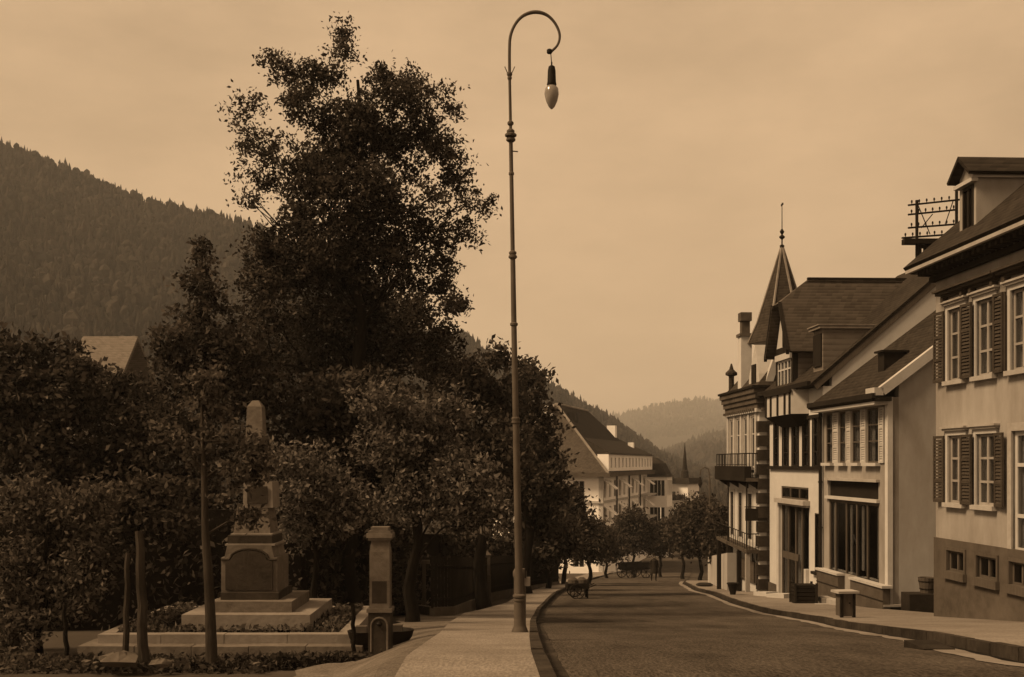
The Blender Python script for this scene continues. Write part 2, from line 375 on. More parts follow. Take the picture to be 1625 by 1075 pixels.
def shutter(par, x0, x1, z0, z1, y, m='shutter_paint', ang=0, hinge='l', label=None, name='shutter'):
    mb = MB(); fw = .06; W = x1-x0; H = z1-z0
    def tr(px, py, pz):
        if hinge == 'l': xx, yy = px, py; c, s_ = math.cos(ang), math.sin(ang); return (x0+xx*c+yy*s_, y-xx*s_+yy*c, z0+pz)
        xx = px-W; c, s_ = math.cos(ang), math.sin(ang); return (x1+xx*c-py*s_, y+xx*s_+py*c, z0+pz)
    def bx(a, b, c, d, e, f): mb.hexa([tr(a, c, e), tr(b, c, e), tr(b, d, e), tr(a, d, e)], [tr(a, c, f), tr(b, c, f), tr(b, d, f), tr(a, d, f)])
    bx(0, fw, -.04, 0, 0, H); bx(W-fw, W, -.04, 0, 0, H)
    for z in (0, H*.3, H*.62, H-fw): bx(fw, W-fw, -.038, -.002, z, z+fw)
    n = int(H/.075)
    for i in range(n):
        z = fw+i*(H-2*fw)/n; q0, q1 = z, z+.05
        mb.hexa([tr(fw, -.034, q0), tr(W-fw, -.034, q0), tr(W-fw, -.026, q0), tr(fw, -.026, q0)], [tr(fw, -.014, q1), tr(W-fw, -.014, q1), tr(W-fw, -.006, q1), tr(fw, -.006, q1)])
    return mb.build(name, m, par, label=label)
def body(par, x0, x1, y0, y1, z0, z1, m):  # the closed sides and back behind a front wall
    mb = MB(); t = .3
    mb.box(x0, x0+t, y0, y1, z0, z1); mb.box(x1-t, x1, y0, y1, z0, z1); mb.box(x0+t, x1-t, y1-t, y1, z0, z1)
    return mb.build('side_wall', m, par)
def railing(mb, p, q, h=1., n=10, r=.012):
    p, q = Vector(p), Vector(q); up = Vector((0, 0, h))
    mb.tube([p+up, q+up], r*1.6, 6); mb.tube([p+up*.12, q+up*.12], r, 6)
    for i in range(n+1): a = p+(q-p)*i/n; mb.tube([a, a+up], r, 5)

# ---- house nearest on the right: plaster house with shutters
A = Front(9.61, 25, .044, -1); h = A.empty('plaster_house', 'tall pale plaster house with louvred shutters at the right edge, dark plinth and dormer', 'house')
e = A.zz(1478, 451); L = 12.5; pl = A.zz(1487, 853); B0 = -.4
wins = [(.66, 1.45), (2.0, 2.8), (3.45, 4.25), (4.9, 5.7), (6.35, 7.15)]
zu, zl = (A.zz(1518, 604), A.zz(1518, 489)), (A.zz(1518, 799), A.zz(1518, 691))
door = (3.5, 4.45, A.zz(1620, 878), zl[1]+.02)
bw_ = [(.72, 1.55), (2.12, 2.98), (3.5, 4.3)]; bz = (A.zz(1520, 908), A.zz(1520, 875))
holes = [(a, b, zu[0], zu[1]) for a, b in wins]+[(a, b, zl[0], zl[1]) for a, b in wins if a != 3.45]+[door]
wall(MB(), 0, L, pl, e+.1, 0, .3, holes).build('wall', 'plaster', h)
wall(MB(), 0, L, B0, pl+.002, -.05, .35, [(a, b, *bz) for a, b in bw_]).build('plinth', 'plinth', h)
body(h, .0015, L-.002, .302, 8, B0, e, 'plaster_dull')
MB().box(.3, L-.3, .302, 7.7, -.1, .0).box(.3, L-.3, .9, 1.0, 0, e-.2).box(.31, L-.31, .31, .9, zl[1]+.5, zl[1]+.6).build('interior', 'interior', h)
for row, (z0, z1) in enumerate((zl, zu)):
    for i, (a, b) in enumerate(wins):
        if row == 0 and i == 2:
            f = window(h, door[0], door[1], door[2], door[3], surround=.16, fw=.09, bars=(.3, .72), mull=1, name='door', sill=None, curt=[(0, .4)])
            continue
        wd = window(h, a, b, z0, z1, surround=.1, sm='white_paint', bars=(.33, .66), m='plaster', curt=[(0, .38), (.66, 1)] if i % 2 == 0 else [(0, .45)])
        MB().box(a-.16, b+.16, -.09, .02, z1+.1, z1+.15).box(a-.2, b+.2, -.13, .02, z1+.15, z1+.19).build('lintel', 'stone_trim', wd)
        if row == 1:
            MB().box(a-.2, b+.2, -.1, .02, z1+.28, z1+.34).box(a-.26, b+.26, -.2, .02, z1+.34, z1+.4).box(a-.3, b+.3, -.26, .02, z1+.4, z1+.45).box(a-.12, a-.02, -.14, .02, z1+.19, z1+.28).box(b+.02, b+.12, -.14, .02, z1+.19, z1+.28).build('hood', 'dark_wood' if 0 else 'shutter_paint', wd)
        shutter(wd, a-.1-.42, a-.1, z0, z1, -.045, ang=.12, hinge='r'); shutter(wd, b+.1, b+.1+.42, z0, z1, -.045, ang=.1)
        if row == 0: pass
for a, b in bw_:
    wd = window(h, a, b, *bz, y=-.05, fw=.05, m='mid_wood', mull=1, surround=.07, sm='mid_wood', sill=None, name='basement_window')
    MB().box(a-.1, b+.1, -.14, -.04, bz[0]-.17, bz[0]-.002).build('sill', 'mid_wood', wd)
# cornice and gutter
ov = .55; ze = A.zz(1436, 424, -ov)
mb = MB(); mb.box(-.1, L, -.12, .1, e, e+.12)
n = int(L/.24)
for i in range(n): mb.box(i*.24, i*.24+.12, -.42, -.1, e+.12, e+.22)
mb.box(-.3, L, -.46, .1, e+.22, e+.25); mb.build('cornice', 'plinth_dark', h)
MB().box(-.38, L, -ov, -.2, e+.24, ze-.1).build('gutter', 'stone_trim', h)
pr = .84
def rz1(y): return ze+(y+ov)*pr
mb = MB(); mb.slab([(-.42, -ov-.04, ze-.03), (L, -ov-.04, ze-.03), (L, 4.2, rz1(4.2)), (-.42, 4.2, rz1(4.2))], .09)
mb.slab([(-.42, 8.9, ze), (-.42, 4.2, rz1(4.2)), (L, 4.2, rz1(4.2)), (L, 8.9, ze)], .09); mb.build('roof', 'roof_tile', h)
MB().prism([(-.02, 0, e+.3), (-.02, 8, e+.3), (-.02, 4.2, rz1(4.2)-.25)], (.3, 0, 0)).build('gable', 'plaster_dull', h)
# dormer
dy = .05; s0, s1 = A.s(1523, dy), A.s(1549, dy); zb, zt = A.zz(1549, 378, dy), A.zz(1549, 273, dy); zr = A.zz(1536, 249, dy)
dm = wall(MB(), s0, s1, zb-.3, zt, dy, .1, [(s0+.17, s1-.1, zb+.0, zt-.22)])
dm.box(s0, s0+.1, dy+.1, 4, zb-.3, zt).box(s1-.1, s1, dy+.1, 4, zb-.3, zt); sm_ = (s0+s1)/2
dm.prism([(s0, dy, zt), (s1, dy, zt), (sm_, dy, zr-.1)], (0, .1, 0)); d = dm.build('dormer', 'plaster', h)
dw = MB().box(s0+.17, s0+.23, dy-.02, dy+.06, zb, zt-.22).box(s1-.16, s1-.1, dy-.02, dy+.06, zb, zt-.22).box(s0+.23, s1-.16, dy-.02, dy+.06, zt-.3, zt-.22).box(sm_-.02, sm_+.06, dy-.01, dy+.05, zb, zt-.3).box(s0+.23, s1-.16, dy+.055, dy+.075, zb, zt-.3)
dw.build('dormer_window', 'iron', d)
mb = MB(); o_ = .16
for sg in (-1, 1):
    ex = s0-o_ if sg < 0 else s1+o_
    mb.slab([(ex, dy-.22, zt-.02), (sm_, dy-.22, zr), (sm_, 4, zr), (ex, 4, zt-.02)], .07)
mb.build('dormer_roof', 'roof_tile', d)
MB().box(s1, s1+.07, dy-.1, 4, zt-.12, zt-.05).box(s0-.05, s1+.05, dy-.12, dy+.02, zt-.2, zt-.12).build('dormer_cornice', 'white_paint', d)
# wire rack on the roof
kx = A.s(1455, .3)
R0 = Vector((9.4, 25.6, 0)); 
def rk(u, v, dd=25.6): return P(u, v, dd)
t = thing('wire_rack', 'iron telephone wire rack with four crossbars and insulators on the roof behind the dormer', 'wire rack', rk(1455, 415))
base = t.location.copy()
def rel(p): return Vector(p)-base
mb = MB(); mb.tube([rel(rk(1455, 318)), rel(rk(1455, 425))], .035, 6); mb.tube([rel(rk(1518, 285)), rel(rk(1518, 362))], .035, 6); mb.each('post', 'iron', t)
for (va, vb, ua, ub) in ((326, 317, 1441, 1524), (341, 333, 1441, 1519), (362, 356, 1441, 1519), (378, 372, 1431, 1512)):
    b_ = MB().tube([rel(rk(ua, va)), rel(rk(ub, vb))], .022, 6).build('crossbar', 'iron', t)
    ins = MB()
    for k in range(7):
        p = rel(rk(ua+(ub-ua)*(k+.5)/7, va+(vb-va)*(k+.5)/7)); ins.lathe([(.01, 0), (.01, .05), (.022, .05), (.022, .09), (.012, .11)], p, 6)
    ins.each('insulator', 'iron', b_)
mb = MB(); mb.tube([rel(rk(1457, 326)), rel(rk(1476, 372))], .012, 5); mb.tube([rel(rk(1513, 318)), rel(rk(1500, 356))], .012, 5); mb.tube([rel(rk(1480, 340)), rel(rk(1462, 362))], .012, 5); mb.each('brace', 'iron', t)
p0, p1 = rel(rk(1433, 384)), rel(rk(1505, 380)); MB().box(p0.x, p1.x+.3, -.1, .1, p0.z-.06, p0.z+.06).build('platform', 'dark_wood', t)
mb = MB()
for k in range(4): q = rel(rk(1458+k*8, 396)); mb.box(q.x, q.x+.05, -.05, .05, q.z-.3, q.z+.12)
q0, q1 = rel(rk(1456, 394)), rel(rk(1484, 394)); mb.box(q0.x, q1.x+.1, -.06, .06, q0.z, q0.z+.06); mb.build('support', 'iron', t)

# ---- shop house with the plain gable
A = Front(10.24, 36.3, .064, -1); W2 = 5.31; h = A.empty('shop_house', 'low plaster shop house with big dark display window and bare gable wall', 'shop house')
e = A.zz(1398, 632)
zs = A.zz(1355, 735); zh = A.zz(1355, 652)
uw = [(1311, 1323), (1332, 1344), (1352, 1367), (1376, 1396)]
wins = [(A.s(a)+.02, A.s(b)-.02) for a, b in uw]
sf = (A.s(1314), A.s(1394), A.zz(1355, 790), A.zz(1355, 764))
sw = (A.s(1316), A.s(1395), A.zz(1340, 910), A.zz(1355, 795))
wall(MB(), 0, W2, -.5, e, 0, .3, [(a, b, zs, zh) for a, b in wins]+[sf, sw]).build('wall', 'plaster', h)
rp = .75; yo = -.45; z0r = A.zz(1404, 628, yo)+.05
def rz2(y): return z0r+(y-yo)*rp
mb = MB(); X1 = W2
mb.prism([(X1-.3, .302, -.5), (X1-.3, 9, -.5), (X1-.3, 9, rz2(0)), (X1-.3, 5, rz2(5)-.1), (X1-.3, .302, rz2(.3)-.1)], (.3, 0, 0)); mb.build('gable_wall', 'plaster_dull', h)
MB().box(W2-.17, W2+.03, -.03, .12, 0, e).build('corner_strip', 'plaster_pale', h)
MB().box(0.05, W2-.32, 8.7, 9, -.5, e).box(0.05, .3, .31, 8.7, -.5, e).box(.31, W2-.32, 1.3, 1.4, 0, e).box(.31, W2-.32, .31, 1.3, zs-.6, zs-.5).build('back_wall', 'interior', h)
for (a, b), (u1, u2) in zip(wins, uw):
    wd = window(h, a, b, zs, zh, bars=(.4, .7), mull=0, fw=.05, rec=.01, m='mid_wood', sill='white_paint', curt=[(0, .3)], sillw=.16)
for k in range(4):
    a = wins[k-1][1]+.03 if k else None
    if k: 
        b = wins[k][0]-.03; shutter(h, a, b, zs, zh, -.01, m='shutter_pale', label='pale folded louvre shutter')
shutter(h, wins[3][1]+.03, wins[3][1]+.38, zs, zh, -.01, m='shutter_pale')
# eave, gutter, roof
MB().box(.0, W2+.2, yo, .02, e-.12, e-.002).box(-.0, W2+.2, yo-.1, yo, e-.05, e+.1).build('eave', 'dark_wood', h)
MB().box(.0, W2+.05, yo+.02, -.0, e-.21, e-.125).build('soffit', 'plaster_pale', h)
mb = MB(); mb.slab([(-.05, yo-.08, z0r-.06), (W2+.02, yo-.08, z0r-.06), (W2+.02, 5, rz2(5)), (-.05, 5, rz2(5))], .1)
mb.slab([(-.05, 9.4, z0r), (-.05, 5, rz2(5)), (W2+.02, 5, rz2(5)), (W2+.02, 9.4, z0r)], .1); mb.build('roof', 'roof_tile', h)
# white verge board with its turned end
mb = MB(); ya = -.32
mb.slab([(W2-.02, ya, rz2(ya)+.12), (W2+.2, ya, rz2(ya)+.12), (W2+.2, 5, rz2(5)+.12), (W2-.02, 5, rz2(5)+.12)], .26)
mb.box(W2-.45, W2+.2, ya-.16, ya+.1, rz2(ya)-.1, rz2(ya)+.12); mb.build('bargeboard', 'white_paint', h)
kx, ky = 3.2, .9; mb = MB(); zz_ = rz2(ky); mb.box(kx-.35, kx+.1, ky-.2, ky+.5, zz_-.3, zz_+.42).box(kx-.42, kx+.17, ky-.3, ky+.55, zz_+.42, zz_+.48); mb.build('roof_vent', 'iron', h)
# shop front
MB().box(sf[0]-.05, sf[1]+.12, -.12, .05, sf[3]+.0, sf[3]+.08).build('fascia_cornice', 'stone_trim', h)
MB().box(sf[0], sf[1], .08, .14, sf[2], sf[3]).build('fascia', 'sign_board', h)
MB().box(sf[0]-.05, sf[1]+.1, -.1, .2, sw[3]+.002, sf[2]-.002).build('transom', 'white_paint', h)
a, b, z0, z1 = sw; dx0 = a+(b-a)*.35; dx1 = a+(b-a)*.58
st_ = A.zz(1350, 930)
shopf = MB()
for x in (a, a+.5, dx0, dx1-.07, b-.95, b-.07): shopf.box(x, x+.07, .01, .06, z0 if not (dx0 <= x < dx1) else .4, z1)
shopf.box(a, b, .015, .05, z1-.1, z1-.004); sfw = shopf.build('display_window', 'mid_wood', h)
MB().box(a+.07, b-.07, .04, .046, z0, z1-.1).build('pane', 'glass', sfw)
cd = MB()
for x0_, x1_, z_ in ((a+.1, a+.3, 0), (dx0+.1, dx0+.25, .0), (dx1+.1, dx1+.28, .2), (b-.4, b-.15, .1)): cd.box(x0_, x1_, .12, .15, z0+z_, z1-.15)
cd.build('curtain', 'curtain', sfw)
# goods on display: a slanted easel panel
MB().tube([(dx0-.35, .3, z0+.2), (dx0-.1, .3, z0+1.2), (dx1-.2, .3, z0+.2), (dx0-.35, .3, z0+.2)], .025, 6).build('display_stand', 'white_paint', sfw)
zsill = z0
MB().box(0, dx0-.05, -.22, .0, -.4, zsill-.07).box(dx1+.05, W2+.14, -.22, .0, -.4, zsill-.07).each('shop_plinth', 'plinth', h)
MB().box(0, dx0-.03, -.27, .05, zsill-.07, zsill).box(dx1+.03, W2+.2, -.27, .05, zsill-.07, zsill).each('shop_sill', 'white_paint', h)
MB().box(0, dx0-.05, -.235, -.22, zsill-.45, zsill-.42).box(dx1+.05, W2+.14, -.235, -.22, zsill-.45, zsill-.42).build('plinth_band', 'plinth_dark', h)
MB().box(W2, W2+.12, -.2, 8, -.4, .62).build('gable_plinth', 'plinth_dark', h)
MB().box(W2, W2+.16, -.2, 8, .62, .68).build('plinth_cap', 'stone_trim', h)
gs = .42
MB().box(dx0-.1, dx1+.1, -.95, -.0, -.4, .28).box(dx0-.0, dx1, -.6, .3, .28, .45).build('doorstep', 'stone_trim', h)
MB().box(dx0+.07, dx1-.07, .15, .2, .46, z0+.9).build('door', 'dark_wood', h)
dp = MB().tube([(.02, -.1, e-.1), (.02, -.1, .1)], .06, 8)
for z in (1, 2.5, 4): dp.lathe([(.08, 0), (.08, .05)], (.02, -.1, z), 8)
dp.build('downpipe', 'iron', h)
# wooden tub on the plinth ledge between the two houses
q = P(1471, 941, 30.0); t = thing('wooden_tub', 'small slatted wooden tub on the dark plinth in the gap between two houses', 'tub', q)
mb = MB(); mb.lathe([(.17, 0), (.24, .42), (.21, .42), (.15, .04)], n=14); mb.build('staves', 'mid_wood', t)
mb = MB(); mb.lathe([(.2, .1), (.2, .13)], n=14).lathe([(.228, .3), (.234, .33)], n=14); mb.each('hoop', 'iron', t)
MB().box(q.x-.6, q.x+.8, q.y-.35, q.y+.3, hgt(q.x, q.y)-.1, q.z-.004).build('plinth_ledge', 'plinth_dark')
tag(bpy.data.objects['plinth_ledge'], 'dark low masonry ledge filling the gap between the two nearest houses', 'ledge')

# ---- half-timbered house with the cross gable
A = Front(9.98, 42.7, .04, -1); W3 = 6.4; h = A.empty('half_timbered_house', 'timbered house with cross gable, tile hung side and oriel above a dark shop door', 'house')
e = A.zz(1292, 616); yo = -.35; z0r = A.zz(1290, 606, yo); rp3 = .86
def rz3(y): return z0r+(y-yo)*rp3
dr = (A.s(1240), A.s(1284), .25, A.zz(1262, 800)); tr_ = (A.s(1240), A.s(1283), A.zz(1262, 793), A.zz(1262, 773))
nw = (A.s(1293), A.s(1301), A.zz(1297, 908), A.zz(1297, 815))
f1 = (A.zz(1262, 740), A.zz(1262, 668))
uw = [(1229, 1235), (1243, 1251), (1258, 1267), (1275, 1284), (1291, 1298)]
wn3 = [(A.s(a), A.s(b)) for a, b in uw]
wall(MB(), 0, W3, -.5, e, 0, .3, [dr, tr_, nw]+[(a, b, f1[0], f1[1]) for a, b in wn3]).build('wall', 'plaster_pale', h)
MB().prism([(W3-.3, .302, -.5), (W3-.3, 9, -.5), (W3-.3, 9, rz3(0)), (W3-.3, 5, rz3(5)-.1), (W3-.3, .302, rz3(.3)-.1)], (.298, 0, 0)).build('gable_wall', 'plaster_pale', h)
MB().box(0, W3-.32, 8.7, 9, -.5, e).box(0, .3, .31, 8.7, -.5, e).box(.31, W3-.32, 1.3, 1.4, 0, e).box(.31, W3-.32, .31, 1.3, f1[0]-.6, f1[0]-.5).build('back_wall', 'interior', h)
for a, b in wn3: window(h, a, b, f1[0], f1[1], mull=0, bars=(.3, .65), sill=None, m='dark_wood', rec=.01, fw=.05)
tb = MB()
for a, b in wn3:
    tb.box(a-.09, a, -.03, .05, f1[0], f1[1]); tb.box(b, b+.09, -.03, .05, f1[0], f1[1])
tb.box(.1, W3-.12, -.1, .05, f1[0]-.12, f1[0]); tb.box(.0, W3-.05, -.05, .05, f1[1], f1[1]+.12); tb.build('timber_frame', 'dark_wood', h)
# shop door
d3 = MB(); a, b, z0, z1 = dr; H = z1-z0
for x in (a, a+.75, a+(b-a)*.5, a+(b-a)*.72, b-.1): d3.box(x, x+.09, .02, .1, z0, z1)
d3.box(a, b-(b-a)*.4, .015, .08, z0+H*.4, z0+H*.47); d3.box(a, b, .03, .09, z1-.1, z1-.003); dd = d3.build('shop_door', 'mid_wood', h)
MB().box(a+.09, b-.1, .06, .066, z0, z1-.1).build('pane', 'glass', dd); MB().box(a+.95, a+1.35, .35, .4, z0, z1-.3).box(b-1.1, b-.8, .32, .36, z0+.3, z1-1.1).build('curtain', 'curtain', dd)
window(h, *tr_, rec=.02, mull=2, sill=None, m='mid_wood', name='transom_window')
MB().box(a-.12, b+.12, -.25, .05, z1+.0, z1+.16).box(a-.04, b+.04, -.12, .05, z1-.08, z1).build('door_cornice', 'stone_trim', h)
MB().box(b-.22, b+.02, -.12, .02, z0-.3, z0+1.2).box(a-.3, a-.03, -.1, .04, -.3, z1).each('pilaster', 'white_paint', h)
window(h, *nw, mull=0, sill='dark_wood', m='dark_wood', name='narrow_window', rec=.0)
MB().box(W3-.95, W3, -.06, 0, -.4, .75).box(0, a-.32, -.06, 0, -.4, .5).each('plinth', 'plinth', h)
# oriel
oa, ob = A.s(1236), A.s(1284); oz0, oz1 = A.zz(1260, 660), A.zz(1260, 622); mb = MB()
mb.prism([(oa, 0, oz0), (oa+.25, -.55, oz0), (ob-.25, -.55, oz0), (ob, 0, oz0)], (0, 0, oz1-oz0)); o = mb.build('oriel', 'white_paint', h)
mb = MB()
for x in (oa+.3, oa+.95, (oa+ob)/2, ob-.95, ob-.35): mb.box(x-.06, x+.06, -.6, -.545, oz0, oz1)
mb.box(oa+.2, ob-.2, -.62, -.55, oz1-.12, oz1-.0); mb.build('oriel_timber', 'dark_wood', o)
mb = MB(); q = [(oa, 0), (oa+.25, -.6), (ob-.25, -.6), (ob, 0)]
mb.hexa([(oa+.7, .0, oz0-.4), (oa+.8, -.1, oz0-.4), (ob-.8, -.1, oz0-.4), (ob-.7, 0, oz0-.4)], [(x, y, oz0-.01) for x, y in q]); mb.build('oriel_base', 'dark_wood', o)
# eave and main roof
MB().box(.05, W3, yo-.06, -.002, e, e+.1).box(.05, W3, yo-.18, yo-.06, e+.02, e+.17).build('eave', 'dark_wood', h)
mb = MB(); mb.slab([(.02, yo-.1, z0r-.08), (W3+.06, yo-.1, z0r-.08), (W3+.06, 5, rz3(5)), (.02, 5, rz3(5))], .1)
mb.slab([(.02, 9.3, z0r), (.02, 5, rz3(5)), (W3+.06, 5, rz3(5)), (W3+.06, 9.3, z0r)], .1); mb.build('roof', 'roof_tile', h)
mb = MB(); mb.slab([(W3-.01, yo, rz3(yo)-.08), (W3+.05, yo, rz3(yo)-.08), (W3+.05, 5, rz3(5)-.08), (W3-.01, 5, rz3(5)-.08)], .22); mb.build('bargeboard', 'mid_wood', h)
# cross gable with half hip
ga, gb = A.s(1236), A.s(1263); gm = (ga+gb)/2; gz0 = e-.1; gz1 = A.zz(1262, 546); gr = A.zz(1262, 458, .9)
gwin = (ga+.25, gb-.2, A.zz(1249, 622), A.zz(1249, 572))
wall(MB(), ga, gb, gz0, gz1, -.12, .2, [gwin]).build('gable_front', 'dark_wood', h)
cb = MB(); cb.box(ga, ga+.15, .08, 5, gz0, gz1).box(gb-.15, gb, .08, 5, gz0, gz1); cb.each('tile_hung_side', 'wall_tile', h)
window(h, *gwin, y=-.12, mull=3, bars=(.7,), sill='dark_wood', m='white_paint', rec=.01, fw=.07, curt=[(.1, .3)])
MB().box(gwin[0]-.1, gwin[1]+.1, -.2, -.1, gwin[3]+.002, gwin[3]+.22).build('window_head', 'white_paint', h)
hipz = gz1+(gr-gz1)*.62; hf = .62; ed = .35
wdh = (gb-ga)/2
def gx(z, sg): return gm+sg*(wdh+ed)*(1-(z-(gz1-.3))/(gr-(gz1-.3)))
mb = MB(); yf = -.45
for sg in (-1, 1):
    e0 = (gx(gz1-.3, sg), yf, gz1-.3); e1 = (gx(gz1-.3, sg), 6, gz1-.3); hp = (gx(hipz, sg), yf, hipz); ra = (gm, .75, gr); rb = (gm, 6, gr)
    mb.slab([e0, hp, ra, rb, e1], .1)
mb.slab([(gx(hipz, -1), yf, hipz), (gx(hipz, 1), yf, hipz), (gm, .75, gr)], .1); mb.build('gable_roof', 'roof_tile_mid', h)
MB().box(gm-.07, gm+.07, .75, 6, gr-.03, gr+.08).build('ridge_tiles', 'roof_tile', h)
gi = (gz1-.15)
MB().prism([(ga+.05, -.1, gz1), (gb-.05, -.1, gz1), (gx(hipz, 1)-.15, -.1, hipz-.05), (gx(hipz, -1)+.15, -.1, hipz-.05)], (0, .1, 0)).build('gable_panel', 'white_paint', h)
mb = MB()
for sg in (-1, 1):
    p = Vector((gx(gz1-.35, sg), yf-.02, gz1-.42)); q = Vector((gx(hipz, sg), yf-.02, hipz-.12))
    mb.hexa([p, p+Vector((0, .12, 0)), q+Vector((0, .12, 0)), q], [p+Vector((0, 0, .17)), p+Vector((0, .12, .17)), q+Vector((0, .12, .17)), q+Vector((0, 0, .17))])
mb.box(gm-.08, gm+.08, -.16, -.1, gz1, hipz-.05); mb.build('gable_trim', 'dark_wood', h)
# shed dormer in front of the cross gable
da, db = A.s(1291, .15), A.s(1301, .15)+.35; dz1 = A.zz(1300, 524, .15); mb = MB(); dz0 = rz3(.15)-.2
mb.box(da, db, .15, .3, dz0, dz1).box(da, da+.12, .3, 4, dz0, dz1).box(db-.12, db, .3, 4, dz0, dz1); mb.build('dormer', 'wall_tile', h)
MB().box(da-.08, db+.1, -.0, 4.2, dz1, dz1+.1).box(da-.1, db+.12, -.05, 4.25, dz1+.1, dz1+.14).build('dormer_roof', 'lead', h)
MB().box(da+.1, db-.1, .1, .152, dz0+.35, dz1-.15).build('dormer_window', 'iron', h)
# stone slabs on the pavement below the door and a dark bin
for i, (u, v) in enumerate([(1215, 945), (1238, 948), (1258, 941)]):
    g_ = G(u, v+5); g_.z += .09; o = MB().box(-.24, .24, -.42, .42, 0, .15).build('stone_slab', 'white_paint', loc=g_); o.rotation_euler = (math.radians(-5), 0, .35+.2*i)
    tag(o, ['pale stone slab on the pavement beside the veranda posts', 'pale stone slab lying in the middle of the three slabs by the shop door', 'pale stone slab lying nearest the dark crate by the shop door'][i], 'slab')
g_ = G(1275, 962); g_.z += .09; t = thing('crate', 'dark wooden crate on the pavement right of the shop steps', 'crate', g_)
mb = MB()
for k in range(5): mb.box(-.35, .35, -.3, .3, .02+k*.12, .12+k*.12)
mb.build('boards', 'dark_wood', t); MB().box(-.37, -.3, -.33, -.27, 0, .66).box(.3, .37, -.33, -.27, 0, .66).box(-.37, -.3, .27, .33, 0, .66).box(.3, .37, .27, .33, 0, .66).each('corner_post', 'plinth_dark', t)
# ---- inn with spire, cornice, balcony and veranda
A = Front(9.43, 48.2, .04, -1); W4 = 5.2; h = A.empty('corner_inn', 'ornate stone inn with pointed spire, planted balcony and veranda on posts', 'inn')
ct = A.zz(1204, 612, -.35); cb_ = A.zz(1204, 652)
rowB = (A.zz(1180, 742), A.zz(1180, 664)); rowM = (A.zz(1175, 852), A.zz(1175, 782)); rowG = (A.zz(1187, 905), A.zz(1187, 868))
xw = [(.5, 1.0), (1.7, 2.2), (2.9, 3.4), (4.1, 4.6)]
xm = [(.6, 1.15), (2.0, 2.6), (3.5, 4.2)]
wall(MB(), 0, W4, -.5, cb_+.3, 0, .3, [(a, b, *rowB) for a, b in xw]+[(a, b, *rowM) for a, b in xm]+[(a, b, *rowG) for a, b in xw]).build('wall', 'plaster_pale', h)
MB().box(W4-.3, W4, .302, 4, -.5, cb_+.3).box(0, .3, .302, 7, -.5, cb_+.3).box(.3, W4-.3, 6.7, 7, -.5, cb_+.3).build('side_wall', 'plaster', h)
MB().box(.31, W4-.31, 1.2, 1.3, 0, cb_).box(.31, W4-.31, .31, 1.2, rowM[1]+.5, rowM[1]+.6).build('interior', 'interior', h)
for a, b in xw:
    window(h, a, b, *rowB, rec=.0, surround=.1, mull=0, bars=(.66,), curt=[(0, .4)]); window(h, a, b, *rowG, mull=0, bars=(.5,), sill=None, rec=.0, m='mid_wood')
for a, b in xm: window(h, a, b, *rowM, rec=0, fw=.03, m='mid_wood', surround=.12, sm='white_paint', mull=0, bars=(.7,), sill=None, curt=[(.5, 1)])
# pilasters, frieze, cornice
mb = MB()
for x in (.2, 1.35, 2.55, 3.75, 4.85): mb.box(x-.1, x+.1, -.07, 0, rowB[0]-.3, cb_+.1)
mb.each('pilaster', 'white_paint', h)
MB().box(-.02, W4+.03, -.05, .4, rowB[1]+.25, cb_+.05).build('frieze', 'plinth', h)
MB().box(W4+.02, W4+.08, -.06, 3, cb_-.05, cb_+.1).box(-.05, W4+.08, -.13, -.05, cb_-.05, cb_+.1).build('cornice_band', 'white_paint', h)
mb = MB(); H = ct-cb_
for k in range(4):
    o_ = .1+.065*k; mb.box(-.0-o_, W4+o_, -o_, 4, cb_+.1+H*.22*k, cb_+.1+H*.22*(k+1)-.002)
for k in range(16): mb.box(.05+k*.32, .05+k*.32+.14, -.22, -.1, cb_+.0, cb_+.1)
for k in range(9): mb.box(W4+.05, W4+.28, .05+k*.32, .19+k*.32, cb_+.0, cb_+.1)
mb.build('cornice', 'plinth', h)
MB().box(-.36, W4+.36, -.36, 4.05, cb_+.1+H*.88, cb_+.1+H*.88+.09).build('cornice_top', 'dark_wood', h)
# quoins on the side corner
for k in range(14):
    z = .1+k*.56
    if z > cb_-.5: break
    MB().box(W4+.002, W4+.06, -.05, .45, z, z+.42).box(W4-.28, W4+.001, -.05, 0, z, z+.42).build('quoin', 'granite_dark', h)
# balcony with planters
bz0, bz1 = A.zz(1205, 766, -.5), A.zz(1205, 748, -.5); b_ = MB().box(.0, W4+.05, -.52, 0, bz0, bz0+.14).build('balcony', 'plinth', h)
MB().box(.02, W4+.02, -.58, -.3, bz0+.02, bz0+.6).build('planter', 'dark_wood', b_)
mb = MB(); railing(mb, (.05, -.5, bz0+.6), (W4, -.5, bz0+.6), .5, 18, .014); railing(mb, (W4, -.5, bz0+.14), (W4, -.02, bz0+.14), .96, 4, .014); railing(mb, (.05, -.5, bz0+.14), (.05, -.02, bz0+.14), .96, 4, .014); mb.build('railing', 'iron', b_)
mb = MB()
for x in (.3, 1.9, 3.5, 5): mb.prism([(x-.05, 0, bz0), (x-.05, -.45, bz0), (x-.05, -.4, bz0-.06), (x-.05, 0, bz0-.3)], (.1, 0, 0))
mb.each('bracket', 'dark_wood', b_)
